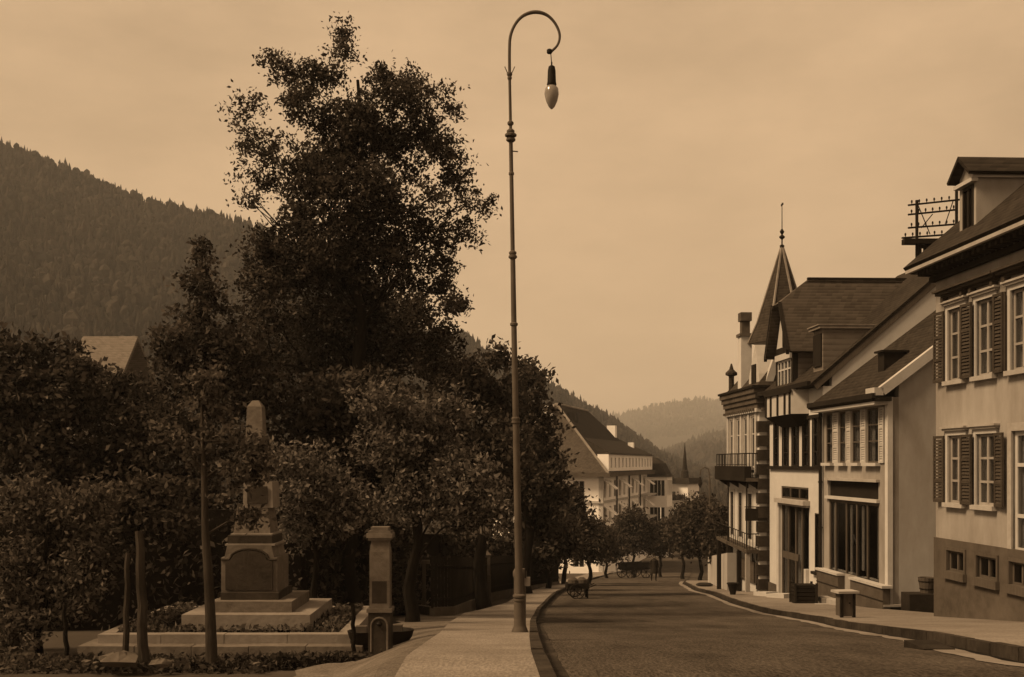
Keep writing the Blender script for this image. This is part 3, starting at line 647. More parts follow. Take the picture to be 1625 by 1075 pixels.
# veranda on posts
va, vb = A.zz(1162, 858, -.45), A.zz(1209, 880, -.45)
vz = (va+vb)/2; ve = MB().hexa([(-.0, -.5, va-.14), (W4, -.5, vb-.14), (W4, 0, vb-.14), (0, 0, va-.14)], [(0, -.5, va), (W4, -.5, vb), (W4, 0, vb), (0, 0, va)]).build('veranda', 'plinth', h)
mb = MB(); railing(mb, (.05, -.47, va), (W4-.05, -.47, vb), .62, 14, .014); railing(mb, (W4-.05, -.47, vb), (W4-.05, 0, vb), .62, 4, .014); mb.build('railing', 'iron', ve)
for x in (.15, 1.95, 3.7, 5.05):
    MB().box(x-.09, x+.09, -.5, -.34, -.3, va-.1 if x < 3 else vb-.16).build('post', 'dark_wood' if x < 4 else 'plaster', ve)
for x in (1.95, 5.0): MB().tube([(x, -.44, vz), (x, -.44, bz0)], .035, 6).build('post', 'iron', ve)
MB().box(.2, W4-.1, -.12, -.06, .9, vz-.6).build('railing_wall', 'mid_wood', ve)
# roof, ornamental gable, turret, chimney, spire
rz_ = cb_+.1+H*.88+.09
mb = MB(); mb.hexa([(-.1, -.1, rz_), (W4+.1, -.1, rz_), (W4+.1, 6.9, rz_), (-.1, 6.9, rz_)], [(.9, 1.0, rz_+1.3), (W4-.7, 1.0, rz_+1.3), (W4-.7, 6, rz_+1.3), (.9, 6, rz_+1.3)]); mb.build('roof', 'slate', h)
gx0, gx1 = A.s(1196, .1), A.s(1208, .1); gz = A.zz(1204, 560, .1); mb = MB()
mb.prism([(gx0-.6, .05, rz_), (W4-.1, .05, rz_), (W4-.25, .05, rz_+.5), ((gx0+W4)/2-.2, .05, gz+.35), (gx0-.5, .05, rz_+.5)], (0, .9, 0)); g_ = mb.build('ornamental_gable', 'white_paint', h)
MB().box(gx0+.0, gx0+.6, .0, .048, rz_+.15, rz_+.9).build('gable_window', 'iron', g_)
mb = MB()
mb.hexa([(W4-.35, .2, rz_), (W4+.0, .2, rz_), (W4+.0, .5, rz_), (W4-.35, .5, rz_)], [(W4-.25, .9, rz_+2.), (W4-.05, .9, rz_+2.), (W4-.05, 1.2, rz_+2.), (W4-.25, 1.2, rz_+2.)]); mb.build('buttress', 'white_paint', h)
tx = .55; mb = MB(); mb.lathe([(.12, 0), (.12, .75), (.26, .8), (.26, .9), (.1, 1.05), (.03, 1.3)], (tx-.3, .1, rz_), 8); mb.build('corner_finial', 'slate', h)
def inn(u, v, off): return A.s(u, off), A.zz(u, v, off)
cx0, cz1 = inn(1175, 497, 1.4); cx1, _ = inn(1189, 497, 1.4); cx0, cx1 = A.s(1175, 1.0), A.s(1190, 1.0)
# chimney stack at its own place above the street side
cc = P(1182, 540, 46.0); inv = Matrix.Rotation(-A.rz, 4, 'Z') @ Matrix.Translation(Vector((-A.o[0], -A.o[1], -A.z)))
def LL(u, v, d): return inv @ P(u, v, d)
c = LL(1181, 600, 46); ctop = LL(1181, 497, 46).z; cmid = LL(1181, 535, 46).z
MB().box(c.x-.28, c.x+.28, c.y-.2, c.y+.25, rz_-.2, cmid).build('chimney', 'plaster_pale', h)
MB().box(c.x-.34, c.x+.34, c.y-.26, c.y+.31, cmid, cmid+.12).box(c.x-.17, c.x+.17, c.y-.14, c.y+.2, cmid+.12, ctop-.35).box(c.x-.25, c.x+.25, c.y-.2, c.y+.26, ctop-.35, ctop).build('chimney_top', 'plinth', h)
s_ = LL(1241, 392, 45.5); zb = LL(1241, 545, 45.5).z; zm = LL(1241, 512, 45.5).z; mb = MB()
mb.lathe([(1.35, zb), (.98, zm), (.03, s_.z)], (s_.x, s_.y, 0), 6, a0=A.rz*0+.35); sp = mb.build('spire', 'slate', h)
mb = MB()
for k in range(6):
    a = .35+2*math.pi*k/6; mb.tube([(s_.x+1.37*math.cos(a), s_.y+1.37*math.sin(a), zb), (s_.x+1.0*math.cos(a), s_.y+1.0*math.sin(a), zm), (s_.x+.03*math.cos(a), s_.y+.03*math.sin(a), s_.z)], .05, 5)
mb.build('hip_ridge', 'lead', sp)
MB().lathe([(1.0, rz_-.6), (1.0, zb-.1), (1.25, zb)], (s_.x, s_.y, 0), 6, a0=.35).build('tower_wall', 'plaster', h)
ft = LL(1241, 322, 45.5).z; fz = s_.z; mb = MB()
mb.lathe([(.07, fz-.15), (.1, fz+.05), (.03, fz+.1), (.03, fz+.3), (.12, fz+.38), (.12, fz+.42), (.03, fz+.5), (.1, fz+.62), (.02, fz+.75), (.015, ft)], (s_.x, s_.y, 0), 8)
mb.box(s_.x-.14, s_.x+.18, s_.y-.01, s_.y+.01, ft-.12, ft-.04); mb.build('finial', 'iron', sp)
# hanging sign board
q = P(1200, 817, 43.0); MB().box(-.42, .42, -.04, .04, -.24, .24).build('hanging_sign', 'sign_board', loc=q)
o = bpy.data.objects['hanging_sign']; tag(o, 'dark blank sign board hanging out from the inn over the veranda', 'sign')
MB().tube([(-.45, 0, .3), (.9, 0, .3)], .02, 6).tube([(-.3, 0, .24), (-.3, 0, .3)], .012, 5).tube([(.3, 0, .24), (.3, 0, .3)], .012, 5).build('bracket', 'iron', o)

# low retaining wall between the inn and the far trees
a, b = G(1158, 941), G(1126, 927); mb = MB()
mb.hexa([(a.x-.1, a.y, a.z-.3), (a.x+.3, a.y, a.z-.3), (b.x+.3, b.y, b.z-.3), (b.x-.1, b.y, b.z-.3)], [(a.x-.1, a.y, a.z+1.65), (a.x+.3, a.y, a.z+1.65), (b.x+.3, b.y, b.z+1.6), (b.x-.1, b.y, b.z+1.6)])
tag(mb.build('garden_wall', 'plaster_dull'), 'plain plastered garden wall running on behind the inn', 'wall')

# ---- the large hotel down the street
A = Front(10.6, 130, .27, .96); h = A.empty('grand_hotel', 'large white hotel with huge dark hipped roof, awnings and dormer band', 'hotel')
ev = A.zz(956, 752); L5 = 35.; D5 = 13.5
xs5 = [1.2+i*3.35 for i in range(10)]; fl = [(.8, 3.4), (ev-8.1, ev-6.2), (ev-5.0, ev-2.9), (ev-1.9+.0, ev-.4)]
fl = [(.6, 3.0), (ev-9.0, ev-7.2), (ev-6.0, ev-4.0), (ev-2.9, ev-.9)]
holes = [(x, x+1.5, a, b) for x in xs5 for a, b in fl]
wall(MB(), 0, L5, -1, ev, 0, .4, holes).build('wall', 'cream_wall', h)
ew = MB(); wall(ew, 0, D5, -1, ev, 0, .4, [(x, x+1.4, a, b) for x in (1.3, 4.2, 7.1, 10) for a, b in fl])
ew.v = [(y, D5-x, z) for x, y, z in ew.v]; ew.v = [(x+0.0, y, z) for x, y, z in ew.v]
# end wall faces the camera: its plane is x=0
ewv = []
for (x, y, z) in ew.v: ewv.append((x, y, z))
ew.v = ewv; ew.build('end_wall', 'cream_wall', h)
MB().box(.6, L5-.4, 1.6, 1.8, -1, ev-.2).box(1.6, 1.8, 1.9, D5, -1, ev-.2).build('interior', 'interior', h)
for i, x in enumerate(xs5):
    for j, (a, b) in enumerate(fl):
        wd = MB().box(x, x+.12, .2, .3, a, b).box(x+1.38, x+1.5, .2, .3, a, b).box(x+.69, x+.81, .2, .3, a, b).box(x+.12, x+.69, .2, .3, b-.5, b-.38).box(x+.81, x+1.38, .2, .3, b-.5, b-.38).build('window', 'white_paint', h)
        if (i+j) % 2: MB().box(x+.15, x+.5, .5, .55, a, b).build('curtain', 'curtain', wd)
        if j in (2, 3) and i % 3 == 0:
            MB().prism([(x-.2, -.02, b+.2), (x-.2, -1.5, b-.9), (x-.2, -1.45, b-1.0), (x-.2, -.02, b+.05)], (2.0, 0, 0)).build('awning', 'canvas', wd)
for y in (1.3, 4.2, 7.1, 10):
    for a, b in fl: MB().box(.2, .3, D5-y-.12, D5-y, a, b).box(.2, .3, D5-y-1.4, D5-y-1.28, a, b).box(.2, .3, D5-y-.76, D5-y-.64, a, b).build('window', 'white_paint', h)
mb = MB()
for z in (3.9, ev-6.7, ev-3.5): mb.box(-.18, L5, -.2, .1, z, z+.28).box(-.18, .1, .101, D5, z, z+.28)
for x in (0, 9, 18, 27): mb.box(x, x+.5, -.12, .05, -.5, ev-.4)
mb.build('string_course', 'white_paint', h)
rh = 8.6; md = D5/2; hip = 5.2; ridge = ev+rh
mb = MB(); o_ = 1.0
E = [(-o_, -o_, ev), (L5+.6, -o_, ev), (L5+.6, D5+o_, ev), (-o_, D5+o_, ev)]; R1, R2 = (hip, md, ridge), (L5-11, md, ridge)
mb.slab([E[0], E[1], R2, R1], .2); mb.slab([E[1], E[2], R2], .2); mb.slab([E[2], E[3], R1, R2], .2); mb.build('roof', 'roof_tile', h)
MB().slab([E[3], E[0], R1], .2).build('hip_end', 'roof_tile_mid', h)  # slope facing left: its brighter light is put into a paler tile colour
MB().tube([E[0], R1], .16, 6).tube([E[3], R1], .16, 6).tube([R1, R2], .16, 6).build('ridge_tiles', 'lead', h)
MB().box(-o_-.1, L5+.7, -o_-.15, -.002, ev-.35, ev+.15).box(-o_-.1, -.002, 0, D5+o_, ev-.35, ev+.15).build('eave', 'mid_wood', h)
# dormer band
db = wall(MB(), .3, L5, ev+.3, ev+2.3, -.75, .3, [(x, x+1.0, ev+.7, ev+1.9) for x in [1.6+i*2.6 for i in range(13)]]); db.box(.3, .6, -.449, .6, ev+.3, ev+2.3); db.box(L5-.3, L5, -.449, 2.6, ev+.3, ev+2.3); d_ = db.build('dormer_band', 'cream_wall', h)
MB().box(.7, L5-.4, .1, .2, ev+.3, ev+2.1).build('interior', 'interior', d_)
MB().hexa([(.1, -1.0, ev+2.3), (L5+.2, -1.0, ev+2.3), (L5-1.6, 3, ev+2.3), (2.6, 3, ev+2.3)], [(.7, -.8, ev+2.5), (L5-.2, -.8, ev+2.5), (L5-2.6, 3.4, ev+4.6), (3.6, 3.4, ev+4.6)]).build('dormer_roof', 'roof_tile', d_)
mb = MB(); mb.box(27.2, 28.6, 3.4, 4.6, ev+3, ev+6.6).box(28.5, 29.3, 1.0, 1.8, ev+2, ev+4.2); mb.each('chimney', 'cream_wall', h)
MB().box(3.6, 4.6, md+.2, md+1.6, ev+6.0, ridge-.1).build('hip_chimney', 'cream_wall', h)
MB().box(6.8, 8.2, 4.6, 5.6, ridge-2.2, ridge-.9).build('skylight', 'iron', h)
for x in (4.2, 13.2, 22): MB().tube([(x, -1.05, ev-.2), (x, -1.05, ev-5.5)], .09, 6).each('downpipe', 'iron', h)
MB().box(22, L5, -1.4, 0, ev-6.6, ev-6.35).box(26.5, L5, -1.4, 0, ev-3.4, ev-3.15).build('balcony', 'white_paint', h)
# annex with loggia: its end wall looks up the street
def endwall(mb0, X, y0, y1, z0, z1, th, holes):
    mb = wall(MB(), 0, y1-y0, z0, z1, 0, th, holes); n = len(mb0.v)
    mb0.v += [(X+py, y1-px, pz) for px, py, pz in mb.v]; mb0.f += [tuple(i+n for i in f) for f in mb.f]; return mb0
B = Front(10.6+.27*35.2, 130+.96*35.2, .27, .96); h = B.empty('hotel_annex', 'lower white annex with dark glazed loggias joined to the far hotel', 'annex'); h.location.z = A.z
L6 = 6.; pj = 2.9; hs = [(.3+i*1.9, 1.9+i*1.9, z, z+2.3) for i in range(3) for z in (ev-3.6, ev-7.6, ev-11.2)]
wm = wall(MB(), 0.4, L6, -1, ev-.8, -pj, .4, hs); endwall(wm, 0, -pj, 0, -1, ev-.8, .4, [(.35, pj-.35, z, z+2.3) for z in (ev-3.6, ev-7.6, ev-11.2)]); wm.build('wall', 'cream_wall', h)
MB().box(.9, L6-.3, -pj+.9, -pj+1, -1, ev-1).box(.9, 1.0, -pj+1.1, 0, -1, ev-1).build('interior', 'interior', h)
mb = MB()
for z in (ev-3.6, ev-7.6):
    for y in (-.95, -1.5, -2.05): mb.box(.1, .2, y-.05, y+.05, z, z+2.3)
mb.build('mullion', 'white_paint', h)
mb = MB(); mb.hexa([(-.3, -pj-.3, ev-.8), (L6+.3, -pj-.3, ev-.8), (L6+.3, 5, ev-.8), (-.3, 5, ev-.8)], [(.4, -pj+.2, ev-.3), (L6-.3, -pj+.2, ev-.3), (L6-.3, 5, ev-.3), (.4, 5, ev-.3)]); mb.build('eave', 'roof_tile', h)
mb = MB(); mb.hexa([(0, -pj+.2, ev-.3), (L6, -pj+.2, ev-.3), (L6, 4, ev-.3), (0, 4, ev-.3)], [(.5, -pj+.9, ev+1.2), (L6-.5, -pj+.9, ev+1.2), (L6-.5, 4, ev+1.2), (.5, 4, ev+1.2)]); mb.hexa([(.5, -pj+.9, ev+1.2), (L6-.5, -pj+.9, ev+1.2), (L6-.5, 4, ev+1.2), (.5, 4, ev+1.2)], [(1.4, -pj+2.1, ev+2.1), (L6-1.4, -pj+2.1, ev+2.1), (L6-1.4, 4, ev+2.1), (1.4, 4, ev+2.1)]); mb.build('roof', 'roof_tile', h)
# terrace building with small tower
B = Front(P(1050, 760, 177).x, 177, .5, .866); h = B.empty('terrace_building', 'far white building with a planted roof terrace and a small spired corner tower', 'building'); h.location.z = A.z; B.z = A.z
zt = B.zz(1066, 797); L7 = B.s(1086); t1 = B.s(1104)
hs = [(.4+i*1.55, 1.4+i*1.55, z, z+1.9) for i in range(int((L7-.6)/1.55)) for z in (zt-3.4, zt-7.4)]
wall(MB(), 0, L7, -1, zt, 0, .4, hs).build('wall', 'cream_wall', h); MB().box(.3, L7-.4, 1.2, 1.5, -1, zt-.3).build('interior', 'interior', h)
MB().box(-.2, L7, -.5, 0, zt-.15, zt+.25).box(-.2, L7, -.2, 0, zt-4.6, zt-4.3).build('terrace_edge', 'white_paint', h)
rng_ = random.Random(9); mb = MB()
for k in range(60):
    x, z = rng_.uniform(.1, L7-.3), zt+.25+rng_.uniform(0, .35); r = rng_.uniform(.15, .35); mb.lathe([(r*.5, -.2), (r, .1), (r*.8, .45), (r*.2, .75)], (x, -.15, z), 5)
mb.build('terrace_planting', 'leaf_dark', h)
hs = [(.5+i*1.7, 1.5+i*1.7, zt+1.0, zt+2.9) for i in range(int(L7/1.7))]
zu_ = B.zz(1070, 762, 2.5); wall(MB(), 0, L7, zt, zu_, 2.5, .3, hs).build('upper_wall', 'cream_wall', h); MB().box(.3, L7-.2, 3.5, 3.7, zt, zu_-.2).build('interior', 'interior', h)
MB().box(-.3, L7, 1.9, 8, zu_, zu_+.5).build('roof', 'roof_tile', h)
twz = B.zz(1094, 768); wz = twz-3.3
tw_ = wall(MB(), L7+.05, t1, -1, twz, -.6, .3, [(L7+.6+k*.95, L7+1.2+k*.95, wz, wz+2) for k in range(int((t1-L7-1)/.95))]); endwall(tw_, L7+.05, -.3, 3, -1, twz, .3, [(.6, 1.4, wz, wz+2)]); tw_.box(t1-.3, t1, -.299, 3, -1, twz); tw_.build('tower', 'cream_wall', h)
cx_ = (L7+t1)/2; hw = (t1-L7)/2+.4; MB().hexa([(cx_-hw, -1.1, twz), (cx_+hw, -1.1, twz), (cx_+hw, 3.3, twz), (cx_-hw, 3.3, twz)], [(cx_-hw+.3, -.8, twz+1.0), (cx_+hw-.3, -.8, twz+1.0), (cx_+hw-.3, 3, twz+1.0), (cx_-hw+.3, 3, twz+1.0)]).build('tower_roof', 'roof_tile', h)
st_ = B.zz(1091, 703); MB().lathe([(.75, twz+1.0), (.6, twz+2.2), (.45, twz+2.3), (.3, twz+4.2), (.03, st_)], (cx_-.4, .8, 0), 8).build('spire', 'roof_tile', h)

# ---- roof behind the trees on the left
p = P(218, 534, 66.5); zr = p.z; h = thing('villa', 'villa behind the left trees showing only pale tiled roof', 'villa', (P(100, 700, 62).x, 62, hgt(-20, 62))); z0 = zr-hgt(-20, 62)
xa = P(132, 535, 66.5).x-h.location.x; xb = P(219, 535, 66.5).x-h.location.x
MB().box(xa, xb-.5, 1, 9, -1, z0-3.4).build('wall', 'plaster', h)
mb = MB(); mb.slab([(xa-.5, -.5, z0-4.2), (xb+.2, -.5, z0-4.2), (xb, 4.5, z0), (xa, 4.5, z0)], .2); mb.slab([(xa-.5, 9.5, z0-4.2), (xa, 4.5, z0), (xb, 4.5, z0), (xb+.2, 9.5, z0-4.2)], .2); mb.build('roof', 'roof_tile_pale', h)
for x in (xa+.8, xa+2.0): window(h, x, x+1, z0-5.5, z0-4.3, y=.85, rec=0)
# ------------------------------------------------------------ street lamp
g = G(825, 1014); g.z += .085; t = thing('street_lamp', 'very tall slender iron lamp post with crook arm standing on the left pavement', 'street lamp', g)
def rl(u, v): return P(u, v, 14.05)-g
bx_ = rl(825, 1014)
ax = lambda v: rl(float(np.interp(v, [18, 110, 215, 540, 1014], [807.5, 808.5, 810.5, 816, 825.5])), v)
MB().lathe([(.105, 0), (.11, .03), (.085, .09), (.078, .12), (.078, .72), (.09, .75), (.09, .8), (.07, .84)], (0, 0, -.02), 12).build('base', 'post_paint', t, smooth=True)
MB().tube([ax(955), ax(760), ax(540), ax(410)], [.05, .045, .036, .032], 10).tube([ax(410), ax(215)], [.028, .025], 10).tube([ax(215), ax(118)], [.02, .018], 10).build('post', 'post_paint', t, smooth=True)
mb = MB()
for v, r in ((952, .08), (946, .085), (670, .055), (665, .055), (515, .05), (408, .055), (402, .048), (276, .035), (222, .06), (215, .075), (209, .05), (196, .04), (118, .035), (124, .028)):
    c = ax(v); mb.lathe([(r*.6, -.03), (r, -.012), (r, .012), (r*.6, .03)], c, 10)
mb.each('collar', 'post_paint', t, smooth=True)
MB().tube([ax(240), rl(822, 241)], .008, 5).tube([ax(124), rl(801, 106)], .006, 5).tube([ax(124), rl(817, 106)], .006, 5).each('hook', 'post_paint', t)
arc = [ax(118), rl(808.5, 80), rl(810, 58), rl(817, 40), rl(828, 27), rl(842, 20.5), rl(856, 20), rl(869, 25), rl(880, 36), rl(887, 50), rl(888, 62), rl(884, 73), rl(875, 82)]
MB().tube(smooth_path(arc), [float(np.interp(i/4, range(13), [.019]*3+[.019, .021, .025, .025, .02, .018, .017, .016, .016, .018])) for i in range(49)], 8).build('arm', 'post_paint', t, smooth=True)
MB().lathe([(.02, -.03), (.035, -.02), (.035, .02), (.02, .03)], rl(872, 82), 8).tube([rl(874, 84), rl(875.5, 104)], .006, 5).build('pulley', 'iron', t)
hd = rl(875.5, 136); MB().lathe([(.058, 0), (.062, .01), (.055, .05), (.05, .19), (.04, .24), (.01, .26), (.01, .3)], hd, 12).build('lamp_housing', 'iron', t, smooth=True)
MB().lathe([(.012, -.3), (.04, -.27), (.072, -.2), (.092, -.11), (.085, -.04), (.05, 0)], hd, 14).build('globe', 'lamp_glass', t, smooth=True)
MB().tube([rl(833, 780), rl(834, 918)], .007, 5).build('cord', 'iron', t)
b = rl(833, 926); MB().box(b.x-.07, b.x+.07, -.05, .05, b.z-.05, b.z+.06).tube([(b.x-.12, 0, b.z-.02), (b.x, 0, b.z-.02)], .015, 6).build('winch', 'lead', t)

# far crook lamp down the street
g = G(1128, 924); z_ = (HY-742)/F*70; g = Vector(((1126-CX)/F*70, 70, hgt(0, 70)+.1)); t = thing('street_lamp', 'distant crook lamp rising above the round trees beside the inn', 'street lamp', g)
H = z_-g.z; MB().tube([(0, 0, 0), (0, 0, H*.93)], [.09, .05], 7).build('post', 'post_paint', t)
MB().tube([(0, 0, H*.93), (-.08, 0, H-.1), (-.3, 0, H), (-.55, 0, H-.15), (-.6, 0, H-.5)], .04, 6).build('arm', 'post_paint', t)
MB().lathe([(.03, 0), (.13, .2), (.1, .5), (.05, .7)], (-.6, 0, H-1.3), 8).build('globe', 'iron', t)

# ------------------------------------------------------------ monument
Zm = -2.8; cxm = -4.15; fy = 15.75
t = thing('war_memorial', 'stepped granite memorial with rounded plaque and obelisk in a planted kerb', 'monument', (cxm, 17.7, Zm))
def mz(v, d): return (HY-v)/F*d-Zm
def mx_(u, d): return (u-CX)/F*d-cxm
y0 = fy-17.7
xl, xr = mx_(122, fy), mx_(575, fy)
mb = MB(); ng = 5
for i in range(ng): mb.box(xl+(xr-xl)*i/ng+.005, xl+(xr-xl)*(i+1)/ng-.005, y0+.004*(i % 2), 1.6, -.6, mz(1026, fy)-.003*(i % 3))
mb.build('apron', 'granite', t)
a0, a1 = mx_(155, fy+.25), mx_(556, fy+.25); zk = mz(1007, fy+.25); yk = y0+.25; w_ = .2; bk = 1.5
mb = MB()
for i in range(4): mb.box(a0+(a1-a0)*i/4+(.004 if i else 0), a0+(a1-a0)*(i+1)/4-(.004 if i < 3 else 0), yk-.003*(i % 2), yk+w_, .05, zk-.004*((i+1) % 2))
mb.box(a0, a0+w_, yk+w_, bk, .05, zk).box(a1-w_, a1, yk+w_, bk, .05, zk).box(a0+w_, a1-w_, bk-w_, bk, .05, zk).build('kerb', 'granite_pale', t)
MB().box(a0+w_, a1-w_, yk+w_, bk-w_, .04, zk-.05).build('soil_bed', 'soil', t)
def blk(name, u0, u1, vt, vb, d, dep, m, taper=0):
    xa, xb = mx_(u0, d), mx_(u1, d); z1, z0 = mz(vt, d), mz(vb, d); ya = d-17.7; yb = ya+dep; k = taper
    return MB().hexa([(xa, ya, z0), (xb, ya, z0), (xb, yb, z0), (xa, yb, z0)], [(xa+k, ya+k, z1), (xb-k, ya+k, z1), (xb-k, yb-k, z1), (xa+k, yb-k, z1)]).build(name, m, t)
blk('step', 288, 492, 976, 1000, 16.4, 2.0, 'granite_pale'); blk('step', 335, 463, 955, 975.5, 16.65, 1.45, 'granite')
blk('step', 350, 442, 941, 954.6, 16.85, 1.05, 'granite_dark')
# pedestal with a shouldered head
dP = 16.95; xa, xb = mx_(351, dP), mx_(440, dP); yb_ = dP-17.7; zt, zsd, zbt = mz(866, dP), mz(885, dP), mz(940.6, dP)
outline = [(xa, zbt), (xb, zbt), (xb, zsd), (xb-.05, zsd), (xb-.09, zt), (xa+.09, zt), (xa+.05, zsd), (xa, zsd)]
MB().prism([(x, yb_, z) for x, z in outline], (0, .85, 0)).build('pedestal', 'granite', t)
cpl = (xa+xb)/2; pts = [(cpl-.36, zbt+.04), (cpl+.36, zbt+.04), (cpl+.36, zsd-.06)]
for k in range(9): a = math.pi*(k/8); pts.append((cpl+.27*math.cos(a), zsd-.06+.13*math.sin(a)+.03))
pts.append((cpl-.36, zsd-.06)); MB().prism([(x, yb_-.03, z) for x, z in pts], (0, .029, 0)).build('plaque', 'granite_dark', t)
rim = [(cpl-.43, zsd-.03), (cpl-.31, zsd-.03)]+[(cpl-.29*math.cos(math.pi*k/8), zsd-.01+.145*math.sin(math.pi*k/8)) for k in range(9)]+[(cpl+.31, zsd-.03), (cpl+.43, zsd-.03)]
MB().tube([(x, yb_-.01, z) for x, z in rim], .018, 6).build('moulding', 'granite_dark', t)
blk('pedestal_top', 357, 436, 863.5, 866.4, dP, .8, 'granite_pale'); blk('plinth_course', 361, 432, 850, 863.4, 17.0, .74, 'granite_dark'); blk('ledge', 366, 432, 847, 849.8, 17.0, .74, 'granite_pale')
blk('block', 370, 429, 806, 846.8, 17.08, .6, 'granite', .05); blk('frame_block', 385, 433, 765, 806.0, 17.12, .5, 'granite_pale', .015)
o = MB().box(mx_(392, 17.1), mx_(424, 17.1), 17.1-17.7, 17.12-17.7, mz(800, 17.1), mz(772, 17.1)).build('relief', 'granite_dark', t)
xa, xb = mx_(386, 17.2), mx_(420, 17.2); xc = mx_(402, 17.2); z0, z1, z2 = mz(765, 17.2), mz(645, 17.2), mz(635, 17.2)
MB().hexa([(xa, -.5, z0), (xb, -.5, z0), (xb, -.14, z0), (xa, -.14, z0)], [(xc-.115, -.43, z1), (xc+.115, -.43, z1), (xc+.115, -.2, z1), (xc-.115, -.2, z1)]).hexa([(xc-.115, -.43, z1), (xc+.115, -.43, z1), (xc+.115, -.2, z1), (xc-.115, -.2, z1)], [(xc-.05, -.36, z2), (xc+.05, -.36, z2), (xc+.05, -.27, z2), (xc-.05, -.27, z2)]).build('obelisk', 'granite', t)

# stone fountain column
g = Vector(((604-CX)/F*15, 15, 0)); g.z = (HY-1034)/F*15; sc_ = 15/F
t = thing('fountain_column', 'square stone fountain column with moulded cap and arched niche', 'fountain', g)
def cz(v): return (1034-v)*sc_
h1 = cz(970); mb = MB(); mb.box(-.15, .15, -.15, .15, -.3, h1)
mb.build('base', 'granite_dark', t); MB().box(-.17, .17, -.17, .17, h1, h1+.05).build('moulding', 'granite', t)
MB().box(-.135, .135, -.135, .135, h1+.05, cz(875)).hexa([(-.135, -.135, cz(875)), (.135, -.135, cz(875)), (.135, .135, cz(875)), (-.135, .135, cz(875))], [(-.11, -.11, cz(857)), (.11, -.11, cz(857)), (.11, .11, cz(857)), (-.11, .11, cz(857))]).build('shaft', 'granite', t)
mb = MB(); 
for hw, a, b in ((.15, 857, 853), (.175, 853, 846), (.15, 846, 842), (.12, 842, 836)): mb.box(-hw, hw, -hw, hw, cz(a), cz(b))
mb.build('cap', 'granite', t)
ar = [(-.11, 0), (-.11, h1-.2)]+[(-.11*math.cos(math.pi*k/8), h1-.2+.11*math.sin(math.pi*k/8)) for k in range(1, 8)]+[(.11, h1-.2), (.11, 0)]
MB().tube([(x, -.152, z+.02) for x, z in ar], .014, 6).build('arch', 'granite', t)
MB().lathe([(.02, -.03), (.045, 0), (.02, .03)], (0, -.16, h1-.15), 8).build('spout', 'iron', t)
MB().prism([(-.1, -.137, h1+.12), (.1, -.137, h1+.12), (.1, -.137, h1+.42), (-.1, -.137, h1+.42)], (0, .004, 0)).build('panel', 'granite_dark', t)
# basins either side behind the column
for (u, v, lab) in ((576, 1012, 'dark round iron basin left of the fountain column'), (632, 1010, 'dark round iron basin right of the fountain column with pale stone on it')):
    q = Vector(((u-CX)/F*16, 16, (HY-v)/F*16)); b_ = thing('basin', lab, 'basin', q, 0, 'basins beside the fountain column')
    MB().lathe([(.05, -.3), (.08, -.14), (.13, -.1), (.2, 0), (.23, .1), (.2, .1), (.15, .03), (.02, .0)], n=14).build('bowl', 'iron', b_, smooth=True)
    MB().box(-.1, .06, -.08, .06, .08, .17).build('stone', 'rock', b_)

# ------------------------------------------------------------ posts, fences, small street things
def pole(name, lab, cat, u0, v0, u1, v1, d, r0, r1, m='bark_pale', group=None, n=8):
    a, b = P(u0, v0, d), P(u1, v1, d); t = MB(); k = 7; pts = [(b-a)*i/k+Vector((.012*math.sin(i*2.1+u0), .01*math.cos(i*1.7), 0)) for i in range(k+1)]
    t.tube(pts, [r0+(r1-r0)*i/k for i in range(k+1)], n); o = t.build(name, m, loc=a, smooth=True); return tag(o, lab, cat, group)
pole('wooden_post', 'thin weathered post leaning right, first of two beside the memorial steps', 'post', 199, 1048, 203, 878, 14.6, .045, .035, group='tree stakes before the memorial')
pole('wooden_post', 'thick rough post leaning left just beside the thinner stake', 'post', 228, 1050, 221, 843, 14.5, .075, .055, group='tree stakes before the memorial')
pole('wooden_post', 'short dark stake under the bushes at the far left', 'post', 106, 1040, 102, 960, 15.2, .035, .03, 'bark', group='tree stakes before the memorial')
pole('wooden_post', 'dark stake between the memorial kerb and the fountain column', 'post', 562, 1036, 560, 958, 15.2, .03, .028, 'dark_wood', group='tree stakes before the memorial')
# hedge edging at the foot of the picture
def leafmesh(name, pts, nrmz, size, m, parent=None, flat=0., aspect=1.8, rng=None):
    rng = rng or np.random.default_rng(1); n = len(pts)
    a = rng.normal(size=(n, 3)); a[:, 2] *= (1-flat); a /= np.linalg.norm(a, axis=1)[:, None]
    b = rng.normal(size=(n, 3)); b -= a*np.sum(a*b, axis=1)[:, None]; b /= np.linalg.norm(b, axis=1)[:, None]
    s = size*rng.uniform(.6, 1.35, n)[:, None]; A_ = a*s*aspect*.5; B_ = b*s*.5
    c = np.cross(a, b)*s*.18
    v = np.stack([pts-A_, pts+B_*.9+c, pts+A_, pts-B_*.9+c], axis=1).reshape(-1, 3)
    me = bpy.data.meshes.new(name); me.vertices.add(4*n); me.vertices.foreach_set('co', v.astype(np.float32).ravel())
    me.loops.add(4*n); me.loops.foreach_set('vertex_index', np.arange(4*n, dtype=np.int32)); me.polygons.add(n)
    me.polygons.foreach_set('loop_start', np.arange(0, 4*n, 4, dtype=np.int32)); me.update(calc_edges=True); me.validate()
    me.materials.append(MATS[m]); o = bpy.data.objects.new(name, me); C.objects.link(o); o.parent = parent; return o
def boxpts(rng, n, x0, x1, y0, y1, z0, z1): return np.column_stack([rng.uniform(x0, x1, n), rng.uniform(y0, y1, n), rng.uniform(z0, z1, n)])
rng = np.random.default_rng(5)
hx0, hx1 = -6.6, P(652, 1050, 14.9).x; hz = P(0, 1037, 14.9).z
t = thing('low_hedge', 'low dark clipped hedge edging along the front of the memorial', 'hedge', ((hx0+hx1)/2+1.6, 14.9, hz-.35))
